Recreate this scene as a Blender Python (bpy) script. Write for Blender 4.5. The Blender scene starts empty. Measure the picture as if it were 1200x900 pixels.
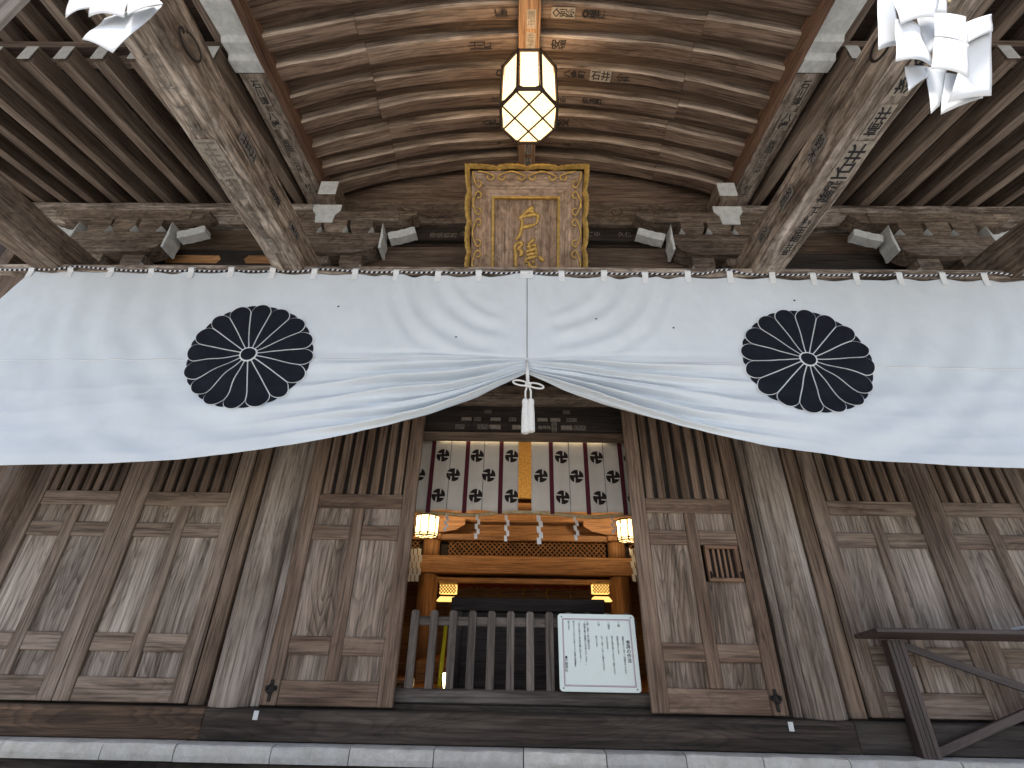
import bpy, bmesh, math, random
from math import sin, cos, pi, radians, sqrt, atan2, hypot
from mathutils import Vector, Matrix, noise

random.seed(7)
scene = bpy.context.scene
COL = scene.collection
CX = -0.06                      # the photographer stands 6 cm left of the hall's centre line
PITCH, ROLL, YAW, FPX = radians(28.0), radians(1.05), radians(1.0), 552.0
GROUND = -1.6                   # eye level is z = 0
FLOOR = -0.5

# ------------------------------------------------------------------ camera
def cam_axes():
    fw = Vector((0, cos(PITCH), sin(PITCH))); up = Vector((0, -sin(PITCH), cos(PITCH))); rx = Vector((1, 0, 0))
    c, s = cos(ROLL), sin(ROLL)
    r = c * rx + s * up; u = -s * rx + c * up
    Z = Matrix.Rotation(YAW, 3, 'Z')
    return Z @ r, Z @ u, Z @ fw
RX, UP, FW = cam_axes()
cam = bpy.data.objects.new('camera', bpy.data.cameras.new('camera'))
COL.objects.link(cam)
m = Matrix((RX, UP, -FW)).transposed().to_4x4(); m.translation = (CX, 0, 0)
cam.matrix_world = m
cam.data.sensor_width = 36; cam.data.lens = FPX / 1200 * 36
cam.data.clip_start = 0.05; cam.data.clip_end = 1000
scene.camera = cam

def at(x, y, Y):
    """point of the place seen at pixel x, y on the upright plane Y metres ahead"""
    d = RX * ((x - 600) / FPX) - UP * ((y - 450) / FPX) + FW
    return Vector((CX, 0, 0)) + d * (Y / d.y)

# ------------------------------------------------------------------ materials
MATS = {}
def new_mat(name):
    mt = bpy.data.materials.new(name); mt.use_nodes = True
    nt = mt.node_tree
    for n in list(nt.nodes): nt.nodes.remove(n)
    out = nt.nodes.new('ShaderNodeOutputMaterial'); b = nt.nodes.new('ShaderNodeBsdfPrincipled')
    nt.links.new(b.outputs[0], out.inputs[0])
    MATS[name] = mt
    return mt, nt, b
def N(nt, t, **k):
    n = nt.nodes.new(t)
    for a, v in k.items(): setattr(n, a, v)
    return n
def ramp(nt, fac, stops):
    r = N(nt, 'ShaderNodeValToRGB'); cr = r.color_ramp
    while len(cr.elements) < len(stops): cr.elements.new(0.5)
    for e, (p, c) in zip(cr.elements, stops):
        e.position = p; e.color = (*c, 1) if len(c) == 3 else c
    nt.links.new(fac, r.inputs[0]); return r.outputs[0]
def mixc(nt, fac, a, b, mode='MIX'):
    n = N(nt, 'ShaderNodeMix', data_type='RGBA', blend_type=mode)
    for sock, v in ((n.inputs[0], fac), (n.inputs[6], a), (n.inputs[7], b)):
        if isinstance(v, (int, float)): sock.default_value = v
        elif isinstance(v, tuple): sock.default_value = (*v, 1) if len(v) == 3 else v
        else: nt.links.new(v, sock)
    return n.outputs[2]
def grain_coords(nt, scale):
    a = N(nt, 'ShaderNodeAttribute', attribute_name='gr')
    oi = N(nt, 'ShaderNodeObjectInfo')
    mu = N(nt, 'ShaderNodeMath', operation='MULTIPLY'); mu.inputs[1].default_value = 37.0
    nt.links.new(oi.outputs['Random'], mu.inputs[0])
    ad = N(nt, 'ShaderNodeVectorMath', operation='ADD')
    nt.links.new(a.outputs['Vector'], ad.inputs[0]); nt.links.new(mu.outputs[0], ad.inputs[1])
    mp = N(nt, 'ShaderNodeMapping'); mp.inputs['Scale'].default_value = scale
    nt.links.new(ad.outputs[0], mp.inputs[0])
    return mp.outputs[0], ad.outputs[0]

def wood(name, dark, mid, light, weather=None, wfac=0.5, rough=0.78, bump=0.25, fig=0.35, vary=0.25, spec=0.3, blotch=1.1, hew=0.0, crack=0.9, pore=0.72):
    """old timber: streaks along the grain, ring figure, pores, bleached patches"""
    mt, nt, b = new_mat(name); L = nt.links.new
    v1, raw = grain_coords(nt, (0.8, 17, 17))
    n1 = N(nt, 'ShaderNodeTexNoise'); n1.inputs['Scale'].default_value = 1.0; n1.inputs['Detail'].default_value = 8; n1.inputs['Roughness'].default_value = 0.7; n1.inputs['Distortion'].default_value = 0.25
    L(v1, n1.inputs['Vector'])
    col = ramp(nt, n1.outputs[0], [(0.30, dark), (0.5, mid), (0.72, light)])
    # ring figure
    v2, _ = grain_coords(nt, (0.75, 5.0, 5.0))
    w = N(nt, 'ShaderNodeTexNoise'); w.inputs['Scale'].default_value = 1.0; w.inputs['Detail'].default_value = 1.6; w.inputs['Roughness'].default_value = 0.35
    L(v2, w.inputs['Vector'])
    wm = N(nt, 'ShaderNodeMath', operation='MULTIPLY'); wm.inputs[1].default_value = 20.0; L(w.outputs[0], wm.inputs[0])
    wf_ = N(nt, 'ShaderNodeMath', operation='FRACT'); L(wm.outputs[0], wf_.inputs[0])
    rg = ramp(nt, wf_.outputs[0], [(0.0, (1.12, 1.12, 1.12)), (0.55, (0.85, 0.83, 0.81)), (0.85, (0.42, 0.39, 0.36)), (1.0, (1.05, 1.05, 1.05))])
    col = mixc(nt, fig, col, rg, 'MULTIPLY')
    # pores and cracks
    v3, _ = grain_coords(nt, (2.2, 62, 62))
    n3 = N(nt, 'ShaderNodeTexNoise'); n3.inputs['Scale'].default_value = 1.0; n3.inputs['Detail'].default_value = 3
    L(v3, n3.inputs['Vector'])
    pr = ramp(nt, n3.outputs[0], [(0.32, (0.30, 0.28, 0.26)), (0.5, (1, 1, 1)), (0.72, (1.35, 1.34, 1.32))])
    col = mixc(nt, pore, col, pr, 'MULTIPLY')
    # drying cracks along the grain
    v5, _ = grain_coords(nt, (0.45, 15, 15))
    n5 = N(nt, 'ShaderNodeTexNoise'); n5.inputs['Scale'].default_value = 1.0; n5.inputs['Detail'].default_value = 2.5
    L(v5, n5.inputs['Vector'])
    ck = ramp(nt, n5.outputs[0], [(0.0, (1, 1, 1)), (0.487, (1, 1, 1)), (0.5, (0.16, 0.14, 0.12)), (0.508, (1.12, 1.12, 1.12)), (0.55, (1, 1, 1))])
    cm = N(nt, 'ShaderNodeMapping'); cm.inputs['Scale'].default_value = (0.9, 2.5, 2.5); L(raw, cm.inputs[0])
    n6 = N(nt, 'ShaderNodeTexNoise'); n6.inputs['Scale'].default_value = 1.0; n6.inputs['Detail'].default_value = 2; L(cm.outputs[0], n6.inputs['Vector'])
    ckm = ramp(nt, n6.outputs[0], [(0.42, (0, 0, 0)), (0.6, (crack,) * 3)])
    col = mixc(nt, ckm, col, mixc(nt, 1.0, col, ck, 'MULTIPLY'))
    # weathering
    v4 = N(nt, 'ShaderNodeMapping'); v4.inputs['Scale'].default_value = (blotch * .6, blotch * 3.6, blotch * 3.6); L(raw, v4.inputs[0])
    n4 = N(nt, 'ShaderNodeTexNoise'); n4.inputs['Scale'].default_value = 1.0; n4.inputs['Detail'].default_value = 7; n4.inputs['Roughness'].default_value = 0.68
    L(v4.outputs[0], n4.inputs['Vector'])
    if weather:
        wf = ramp(nt, n4.outputs[0], [(0.42, (0, 0, 0)), (0.68, (wfac,) * 3)])
        wc = mixc(nt, 0.75, weather, pr, 'MULTIPLY')
        col = mixc(nt, wf, col, wc)
    vr = ramp(nt, n4.outputs[0], [(0.28, (1 - vary * 1.6,) * 3), (0.5, (1, 1, 1)), (0.75, (1 + vary,) * 3)])
    col = mixc(nt, 1.0, col, vr, 'MULTIPLY')
    oi = N(nt, 'ShaderNodeObjectInfo')
    rv = ramp(nt, oi.outputs['Random'], [(0, (0.82, 0.8, 0.78)), (0.5, (1, 1, 1)), (1, (1.14, 1.13, 1.1))])
    col = mixc(nt, 1.0, col, rv, 'MULTIPLY')
    col = mixc(nt, 1.0, col, (1.045, 0.985, 0.945), 'MULTIPLY')
    L(col, b.inputs['Base Color'])
    b.inputs['Roughness'].default_value = rough; b.inputs['Specular IOR Level'].default_value = spec
    bp = N(nt, 'ShaderNodeBump'); bp.inputs['Strength'].default_value = bump; bp.inputs['Distance'].default_value = 0.006
    ad = N(nt, 'ShaderNodeMath', operation='ADD'); L(n3.outputs[0], ad.inputs[0]); L(n1.outputs[0], ad.inputs[1])
    if hew:
        vh, _ = grain_coords(nt, (9, 16, 16))
        vo = N(nt, 'ShaderNodeTexNoise'); vo.inputs['Scale'].default_value = 1.0; vo.inputs['Detail'].default_value = 3; vo.inputs['Distortion'].default_value = 1.2; L(vh, vo.inputs['Vector'])
        mh = N(nt, 'ShaderNodeMath', operation='MULTIPLY_ADD'); mh.inputs[1].default_value = hew; L(vo.outputs[0], mh.inputs[0]); L(ad.outputs[0], mh.inputs[2]); ad = mh
        hc = ramp(nt, vo.outputs[0], [(0.35, (0.66, 0.63, 0.6)), (0.5, (1, 1, 1)), (0.66, (1.25, 1.24, 1.22))])
        L(mixc(nt, 1.0, col, hc, 'MULTIPLY'), b.inputs['Base Color'])
    L(ad.outputs[0], bp.inputs['Height']); L(bp.outputs[0], b.inputs['Normal'])
    return mt

def plain(name, c, rough=0.6, metal=0.0, var=0.12, scale=12, bump=0.0, spec=0.4, trans=0.0):
    mt, nt, b = new_mat(name); L = nt.links.new
    tc = N(nt, 'ShaderNodeTexCoord')
    n = N(nt, 'ShaderNodeTexNoise'); n.inputs['Scale'].default_value = scale; n.inputs['Detail'].default_value = 6; n.inputs['Roughness'].default_value = 0.65
    L(tc.outputs['Object'], n.inputs['Vector'])
    lo = tuple(x * (1 - var) for x in c); hi = tuple(x * (1 + var) for x in c)
    L(ramp(nt, n.outputs[0], [(0.3, lo), (0.7, hi)]), b.inputs['Base Color'])
    b.inputs['Roughness'].default_value = rough; b.inputs['Metallic'].default_value = metal; b.inputs['Specular IOR Level'].default_value = spec
    if bump:
        bp = N(nt, 'ShaderNodeBump'); bp.inputs['Strength'].default_value = bump; bp.inputs['Distance'].default_value = 0.01
        L(n.outputs[0], bp.inputs['Height']); L(bp.outputs[0], b.inputs['Normal'])
    return mt
def glow(name, c, s, mottled=True):
    mt, nt, b = new_mat(name); L = nt.links.new
    b.inputs['Base Color'].default_value = (0.8, 0.7, 0.5, 1)
    b.inputs['Emission Strength'].default_value = s
    if mottled:
        tc = N(nt, 'ShaderNodeTexCoord')
        n = N(nt, 'ShaderNodeTexNoise'); n.inputs['Scale'].default_value = 38; n.inputs['Detail'].default_value = 5
        L(tc.outputs['Object'], n.inputs['Vector'])
        L(ramp(nt, n.outputs[0], [(0.30, (c[0] * .75, c[1] * .5, c[2] * .3)), (0.42, c)]), b.inputs['Emission Color'])
    else: b.inputs['Emission Color'].default_value = (*c, 1)
    return mt

wood('door_wood', (0.068, 0.043, 0.029), (0.13, 0.088, 0.062), (0.2, 0.145, 0.107), (0.24, 0.195, 0.16), 0.5, fig=0.4)
wood('door_panel_wood', (0.085, 0.064, 0.048), (0.172, 0.134, 0.105), (0.265, 0.218, 0.18), (0.3, 0.268, 0.238), 0.6, fig=0.95, bump=0.4)
wood('pillar_wood', (0.10, 0.078, 0.062), (0.175, 0.146, 0.122), (0.25, 0.222, 0.195), (0.34, 0.325, 0.305), 0.6, fig=0.4, vary=0.3, blotch=1.1)
wood('wall_wood', (0.06, 0.042, 0.03), (0.12, 0.086, 0.062), (0.19, 0.143, 0.108), (0.22, 0.19, 0.16), 0.4)
wood('post_wood', (0.16, 0.14, 0.125), (0.28, 0.26, 0.24), (0.4, 0.385, 0.365), (0.5, 0.49, 0.475), 0.6, fig=0.5, vary=0.4)
wood('wall_frame_wood', (0.075, 0.054, 0.041), (0.142, 0.108, 0.084), (0.215, 0.172, 0.14), (0.26, 0.225, 0.195), 0.6, fig=0.45)
wood('pale_panel_wood', (0.12, 0.098, 0.08), (0.215, 0.185, 0.157), (0.31, 0.275, 0.24), (0.36, 0.335, 0.31), 0.7, fig=0.8, bump=0.4, vary=0.3)
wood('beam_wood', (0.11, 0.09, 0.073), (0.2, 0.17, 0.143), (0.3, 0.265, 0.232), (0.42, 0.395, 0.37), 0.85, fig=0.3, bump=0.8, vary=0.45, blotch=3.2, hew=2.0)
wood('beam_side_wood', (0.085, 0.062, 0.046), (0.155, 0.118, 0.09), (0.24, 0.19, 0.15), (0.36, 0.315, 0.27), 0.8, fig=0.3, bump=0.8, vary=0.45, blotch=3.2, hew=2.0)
wood('peephole_wood', (0.11, 0.066, 0.042), (0.2, 0.125, 0.082), (0.28, 0.185, 0.125), None, fig=0.2)
wood('rafter_wood', (0.08, 0.06, 0.047), (0.15, 0.118, 0.096), (0.225, 0.188, 0.158), (0.28, 0.25, 0.22), 0.5)
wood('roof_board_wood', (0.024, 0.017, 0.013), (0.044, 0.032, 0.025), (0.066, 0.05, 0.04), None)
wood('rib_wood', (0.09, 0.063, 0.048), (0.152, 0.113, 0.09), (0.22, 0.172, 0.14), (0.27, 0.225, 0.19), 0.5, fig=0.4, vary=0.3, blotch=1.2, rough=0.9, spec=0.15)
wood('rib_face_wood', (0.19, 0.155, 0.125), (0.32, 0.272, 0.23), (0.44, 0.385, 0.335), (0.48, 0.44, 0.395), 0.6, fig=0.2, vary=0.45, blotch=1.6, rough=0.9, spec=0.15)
wood('vault_wood', (0.05, 0.035, 0.026), (0.09, 0.065, 0.049), (0.13, 0.097, 0.075), None)
wood('redbrown_wood', (0.065, 0.036, 0.024), (0.125, 0.074, 0.05), (0.19, 0.12, 0.085), None, fig=0.4)
wood('ridge_wood', (0.13, 0.078, 0.045), (0.24, 0.15, 0.09), (0.34, 0.23, 0.145), None, fig=0.3)
wood('bracket_wood', (0.07, 0.053, 0.041), (0.135, 0.106, 0.083), (0.21, 0.173, 0.142), (0.26, 0.235, 0.21), 0.5, fig=0.5, hew=0.6)
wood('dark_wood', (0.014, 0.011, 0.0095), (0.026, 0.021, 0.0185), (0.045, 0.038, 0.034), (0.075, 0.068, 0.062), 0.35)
wood('sill_wood', (0.017, 0.0125, 0.01), (0.036, 0.028, 0.0225), (0.062, 0.05, 0.042), (0.1, 0.09, 0.08), 0.35, fig=0.8, bump=0.5)
wood('sill_brown_wood', (0.03, 0.019, 0.012), (0.07, 0.046, 0.03), (0.135, 0.092, 0.062), None, fig=0.6, bump=0.5)
wood('gate_wood', (0.055, 0.047, 0.041), (0.095, 0.083, 0.075), (0.14, 0.126, 0.115), (0.18, 0.17, 0.16), 0.4)
wood('table_wood', (0.022, 0.014, 0.013), (0.045, 0.031, 0.029), (0.075, 0.056, 0.052), None, rough=0.5, spec=0.5)
wood('inner_wood', (0.21, 0.112, 0.05), (0.32, 0.18, 0.083), (0.42, 0.25, 0.122), None, rough=0.55, fig=0.2, bump=0.1, vary=0.12, crack=0.1)
wood('fresh_wood', (0.27, 0.13, 0.055), (0.4, 0.21, 0.09), (0.5, 0.29, 0.14), None, fig=0.4, vary=0.15)
wood('plaque_wood', (0.19, 0.128, 0.088), (0.27, 0.192, 0.137), (0.35, 0.262, 0.195), (0.36, 0.3, 0.25), 0.5, fig=0.25, hew=0.4, crack=0.2, pore=0.4, vary=0.15)
plain('white_paint', (0.54, 0.555, 0.55), 0.7, var=0.2, scale=16)
plain('cloth', (0.63, 0.685, 0.735), 0.9, var=0.05, scale=2.2, spec=0.1)
plain('seam_cloth', (0.72, 0.75, 0.775), 0.9, var=0.02, spec=0.1)
plain('navy_dye', (0.008, 0.01, 0.017), 0.85, var=0.3, spec=0.2)
plain('noren_cloth', (0.39, 0.355, 0.315), 0.9, var=0.08, scale=5, spec=0.1)
plain('maroon_cloth', (0.055, 0.008, 0.014), 0.85, var=0.2, spec=0.2)
plain('black_dye', (0.012, 0.008, 0.007), 0.85, var=0.2, spec=0.2)
plain('paper', (0.66, 0.685, 0.71), 0.75, var=0.02, scale=3, spec=0.25)
plain('ink', (0.012, 0.011, 0.012), 0.8, var=0.2)
plain('faded_slip', (0.16, 0.14, 0.118), 0.85, var=0.3, scale=25)
plain('pale_slip', (0.27, 0.235, 0.195), 0.85, var=0.3, scale=25)
plain('iron', (0.02, 0.018, 0.017), 0.5, metal=0.7, var=0.3)
plain('lantern_frame', (0.045, 0.025, 0.015), 0.45, metal=0.3, var=0.25)
plain('gold_leaf', (0.48, 0.305, 0.085), 0.45, metal=0.5, var=0.4, scale=26, bump=0.25)
plain('gold_brocade', (0.62, 0.42, 0.14), 0.5, metal=0.3, var=0.45, scale=45, bump=0.6)
plain('sign_board', (0.60, 0.67, 0.64), 0.2, var=0.02, spec=0.6)
plain('sign_line', (0.3, 0.17, 0.24), 0.5, var=0.05)
plain('red_brocade', (0.3, 0.045, 0.02), 0.6, var=0.6, scale=25)
plain('green_cloth', (0.42, 0.5, 0.03), 0.8, var=0.08)
plain('gravel', (0.44, 0.42, 0.38), 0.95, var=0.3, scale=9, bump=0.5)
plain('cord', (0.7, 0.7, 0.68), 0.85, var=0.1, scale=40)
plain('straw', (0.5, 0.42, 0.26), 0.9, var=0.3, scale=30)
plain('shadow_line', (0.09, 0.095, 0.1), 0.9)
glow('lantern_paper', (1.0, 0.74, 0.38), 0.95)
glow('inner_lantern_paper', (1.0, 0.66, 0.27), 2.2)
glow('strip_glow', (1.0, 0.85, 0.55), 3.2, False)
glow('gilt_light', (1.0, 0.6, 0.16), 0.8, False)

def stone_mat():
    mt, nt, b = new_mat('stone'); L = nt.links.new
    tc = N(nt, 'ShaderNodeTexCoord'); oi = N(nt, 'ShaderNodeObjectInfo')
    ad = N(nt, 'ShaderNodeVectorMath', operation='ADD'); L(tc.outputs['Object'], ad.inputs[0])
    mu = N(nt, 'ShaderNodeMath', operation='MULTIPLY'); mu.inputs[1].default_value = 50; L(oi.outputs['Random'], mu.inputs[0]); L(mu.outputs[0], ad.inputs[1])
    n = N(nt, 'ShaderNodeTexNoise'); n.inputs['Scale'].default_value = 7; n.inputs['Detail'].default_value = 12; n.inputs['Roughness'].default_value = 0.78
    L(ad.outputs[0], n.inputs['Vector'])
    c = ramp(nt, n.outputs[0], [(0.25, (0.2, 0.18, 0.15)), (0.4, (0.43, 0.41, 0.365)), (0.58, (0.56, 0.54, 0.5)), (0.8, (0.68, 0.665, 0.63))])
    v = N(nt, 'ShaderNodeTexVoronoi', feature='DISTANCE_TO_EDGE'); v.inputs['Scale'].default_value = 3.2; L(ad.outputs[0], v.inputs['Vector'])
    cr = ramp(nt, v.outputs[0], [(0.0, (0.45, 0.43, 0.4)), (0.012, (1, 1, 1))])
    c = mixc(nt, 0.18, c, cr, 'MULTIPLY')
    rv = ramp(nt, oi.outputs['Random'], [(0, (0.86, 0.87, 0.9)), (1, (1.1, 1.09, 1.06))])
    c = mixc(nt, 1.0, c, rv, 'MULTIPLY')
    L(c, b.inputs['Base Color']); b.inputs['Roughness'].default_value = 0.75
    bp = N(nt, 'ShaderNodeBump'); bp.inputs['Strength'].default_value = 0.5; bp.inputs['Distance'].default_value = 0.02
    L(n.outputs[0], bp.inputs['Height']); L(bp.outputs[0], b.inputs['Normal'])
stone_mat()
def rope_mat():
    mt, nt, b = new_mat('two_tone_rope'); L = nt.links.new
    a = N(nt, 'ShaderNodeAttribute', attribute_name='gr'); s = N(nt, 'ShaderNodeSeparateXYZ'); L(a.outputs['Vector'], s.inputs[0])
    m1 = N(nt, 'ShaderNodeMath', operation='MULTIPLY_ADD'); m1.inputs[1].default_value = 21.0
    L(s.outputs[0], m1.inputs[0]); L(s.outputs[1], m1.inputs[2])
    f = N(nt, 'ShaderNodeMath', operation='FRACT'); L(m1.outputs[0], f.inputs[0])
    L(ramp(nt, f.outputs[0], [(0.0, (0.012, 0.014, 0.03)), (0.54, (0.012, 0.014, 0.03)), (0.6, (0.7, 0.71, 0.72)), (0.95, (0.7, 0.71, 0.72)), (1.0, (0.012, 0.014, 0.03))]), b.inputs['Base Color'])
    b.inputs['Roughness'].default_value = 0.85
rope_mat()

# ------------------------------------------------------------------ mesh building
WLOC = {}                                     # world location of every object made so far
class MB:
    def __init__(self): self.v = []; self.f = []; self.g = []; self.mi = []; self.mats = []
    def slot(self, mat):
        if mat is None: return 0
        if mat not in self.mats: self.mats.append(mat)
        return self.mats.index(mat)
    def add(self, vs, fs, gs=None, mat=None):
        o = len(self.v); k = self.slot(mat)
        self.v += [tuple(p) for p in vs]; self.g += [tuple(p) for p in (gs or vs)]
        self.f += [tuple(i + o for i in f) for f in fs]; self.mi += [k] * len(fs)
    def box(self, x0, x1, y0, y1, z0, z1, mat=None, axis=None):
        vs = [(x, y, z) for x in (x0, x1) for y in (y0, y1) for z in (z0, z1)]
        d = (abs(x1 - x0), abs(y1 - y0), abs(z1 - z0))
        a = d.index(max(d)) if axis is None else axis
        s = (random.random() * 50, random.random() * 50, random.random() * 50)
        o = [(0, 1, 2), (1, 0, 2), (2, 0, 1)][a]
        gs = [(p[o[0]] + s[0], p[o[1]] + s[1], p[o[2]] + s[2]) for p in vs]
        self.add(vs, [(0, 1, 3, 2), (4, 6, 7, 5), (0, 4, 5, 1), (2, 3, 7, 6), (0, 2, 6, 4), (1, 5, 7, 3)], gs, mat)
        return self
    def prism(self, poly, to3, d, mat=None, cap_mat=None, flip=False):
        """poly: 2D outline; to3(u, v, t): point at depth t in (0, d)"""
        n = len(poly); s = random.random() * 50
        vs = [to3(u, v, 0) for u, v in poly] + [to3(u, v, d) for u, v in poly]
        us = [p[0] for p in poly]; vv = [p[1] for p in poly]
        sw = (max(vv) - min(vv)) > (max(us) - min(us))
        gs = [((v if sw else u) + s, (u if sw else v) + s, 0) for u, v in poly] + [((v if sw else u) + s, (u if sw else v) + s, d) for u, v in poly]
        self.add(vs, [tuple(range(n)), tuple(range(2 * n - 1, n - 1, -1))], gs, cap_mat or mat)
        self.add(vs, [(i, (i + 1) % n, n + (i + 1) % n, n + i) for i in range(n)], gs, mat)
        return self
    def tube(self, path, r, n=8, mat=None, closed=False, cap=True):
        P = [Vector(p) for p in path]; k = len(P)
        R = r if isinstance(r, (list, tuple)) else [r] * k
        vs = []; gs = []; L = 0; prev = None; sd = random.random() * 30
        for i, p in enumerate(P):
            t = (P[(i + 1) % k] - P[i - 1]) if closed else (P[min(i + 1, k - 1)] - P[max(i - 1, 0)])
            t.normalize()
            if prev is None:
                a = Vector((0, 0, 1)) if abs(t.z) < 0.9 else Vector((1, 0, 0))
                s = t.cross(a).normalized()
            else: s = (prev - t * prev.dot(t)).normalized()
            prev = s; u = t.cross(s)
            if i: L += (p - P[i - 1]).length
            for j in range(n):
                w = 2 * pi * j / n
                vs.append(p + (s * cos(w) + u * sin(w)) * R[i]); gs.append((L + sd * (mat != 'two_tone_rope'), j / n if mat == 'two_tone_rope' else R[i] * cos(w) + sd, R[i] * sin(w)))
        fs = []
        for i in range(k if closed else k - 1):
            a = i * n; b = ((i + 1) % k) * n
            for j in range(n): fs.append((a + j, a + (j + 1) % n, b + (j + 1) % n, b + j))
        if cap and not closed: fs += [tuple(range(n - 1, -1, -1)), tuple(range((k - 1) * n, k * n))]
        self.add(vs, fs, gs, mat); return self
    def sweep(self, path, w, h, ch=0.0, wob=0.0, mat=None, up=(0, 0, 1), seed=None, taper=None):
        """a squared timber along path: its centre line, width w, height h, chamfer ch, hewn unevenness wob"""
        P = [Vector(p) for p in path]; k = len(P); up = Vector(up)
        sd = random.random() * 60 if seed is None else seed
        if ch: prof = [(-w/2 + ch, -h/2), (w/2 - ch, -h/2), (w/2, -h/2 + ch), (w/2, h/2 - ch), (w/2 - ch, h/2), (-w/2 + ch, h/2), (-w/2, h/2 - ch), (-w/2, -h/2 + ch)]
        else: prof = [(-w/2, -h/2), (w/2, -h/2), (w/2, h/2), (-w/2, h/2)]
        n = len(prof); vs = []; gs = []; L = 0
        for i, p in enumerate(P):
            t = (P[min(i + 1, k - 1)] - P[max(i - 1, 0)]).normalized()
            s = t.cross(up).normalized(); u = s.cross(t)
            if i: L += (p - P[i - 1]).length
            tf = taper[i] if taper else 1
            for a, c in prof:
                q = p + s * a * tf + u * c * tf
                if wob:
                    nv = noise.noise_vector(Vector((L * 1.7 + sd, a * 3 + sd, c * 3))) * wob
                    q = q + s * nv.x + u * nv.y
                vs.append(q); gs.append((L + sd, a + sd * .7, c + sd * .3))
        fs = [(i * n + j, i * n + (j + 1) % n, (i + 1) * n + (j + 1) % n, (i + 1) * n + j) for i in range(k - 1) for j in range(n)]
        fs += [tuple(range(n - 1, -1, -1)), tuple(range((k - 1) * n, k * n))]
        self.add(vs, fs, gs, mat); return self
    def grid(self, fn, nu, nv, mat=None, gfn=None):
        vs = [fn(i / nu, j / nv) for j in range(nv + 1) for i in range(nu + 1)]
        gs = [gfn(i / nu, j / nv) for j in range(nv + 1) for i in range(nu + 1)] if gfn else None
        self.add(vs, [(j * (nu + 1) + i, j * (nu + 1) + i + 1, (j + 1) * (nu + 1) + i + 1, (j + 1) * (nu + 1) + i) for j in range(nv) for i in range(nu)], gs, mat)
        return self
    def build(self, name, mat=None, parent=None, bevel=0.0, smooth=False, solid=0.0, fix=True):
        mats = self.mats or [mat]
        xs, ys, zs = zip(*self.v)
        c = Vector(((min(xs) + max(xs)) / 2, (min(ys) + max(ys)) / 2, min(zs)))
        me = bpy.data.meshes.new(name)
        me.from_pydata([tuple(Vector(p) - c) for p in self.v], [], self.f)
        at_ = me.attributes.new('gr', 'FLOAT_VECTOR', 'POINT')
        at_.data.foreach_set('vector', [x for p in self.g for x in p])
        for mm in mats: me.materials.append(MATS[mm])
        me.polygons.foreach_set('material_index', self.mi)
        if fix:
            bm = bmesh.new(); bm.from_mesh(me); bmesh.ops.recalc_face_normals(bm, faces=bm.faces); bm.to_mesh(me); bm.free()
        if smooth: me.polygons.foreach_set('use_smooth', [True] * len(me.polygons))
        me.update()
        o = bpy.data.objects.new(name, me); COL.objects.link(o)
        WLOC[o] = c
        if parent is not None:
            o.parent = parent; o.location = c - WLOC[parent]
        else: o.location = c
        if bevel:
            b = o.modifiers.new('bevel', 'BEVEL'); b.width = bevel; b.segments = 1; b.limit_method = 'ANGLE'; b.angle_limit = radians(40)
        if solid:
            s = o.modifiers.new('thickness', 'SOLIDIFY'); s.thickness = solid; s.offset = 0
        return o

def tag(o, label=None, cat=None, group=None, kind=None):
    if label: o['label'] = label
    if cat: o['category'] = cat
    if group: o['group'] = group
    if kind: o['kind'] = kind
    return o
def thing(name, loc, label, cat, group=None):
    o = bpy.data.objects.new(name, None); COL.objects.link(o); o.empty_display_size = 0.1
    o.location = loc; WLOC[o] = Vector(loc)
    return tag(o, label, cat, group)
def dup(o, d, parent=None):
    c = o.copy(); COL.objects.link(c); WLOC[c] = WLOC[o] + Vector(d)
    c.parent = parent or o.parent
    c.location = WLOC[c] - (WLOC[c.parent] if c.parent else Vector())
    return c
def dup_tree(o, d, parent=None):
    kids = list(o.children)
    c = dup(o, d, parent)
    for ch in kids: dup_tree(ch, d, c)
    return c

TEXT = {}
def glyphs(s, bold=0.0):
    """flat outline of a string, unit size, centred; (verts, faces)"""
    k = (s, bold)
    if k in TEXT: return TEXT[k]
    cu = bpy.data.curves.new('lettering', 'FONT'); cu.body = s; cu.size = 1.0; cu.align_x = 'CENTER'; cu.align_y = 'CENTER'; cu.offset = bold
    cu.space_line = 0.92; cu.resolution_u = 3
    o = bpy.data.objects.new('lettering', cu); COL.objects.link(o)
    dg = bpy.context.evaluated_depsgraph_get(); dg.update()
    me = bpy.data.meshes.new_from_object(o.evaluated_get(dg), depsgraph=dg)
    r = ([tuple(v.co[:2]) for v in me.vertices], [tuple(p.vertices) for p in me.polygons])
    bpy.data.objects.remove(o); bpy.data.curves.remove(cu); bpy.data.meshes.remove(me)
    TEXT[k] = r
    return r
class Slips:
    """every pasted slip or inked name becomes a mesh of its own under its timber"""
    def __init__(self, parent): self.p = parent
    def add(self, vs, fs, gs=None, mat=None):
        self.cur.add(vs, fs, gs, mat)
    def begin(self): self.cur = MB()
    def end(self):
        if self.cur.v: self.cur.build('name_slip', None, self.p, fix=False)
def letter(mb, s, to3, *a, **k):
    if isinstance(mb, Slips):
        mb.begin(); _letter(mb, s, to3, *a, **k); mb.end()
    else: _letter(mb, s, to3, *a, **k)
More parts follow.
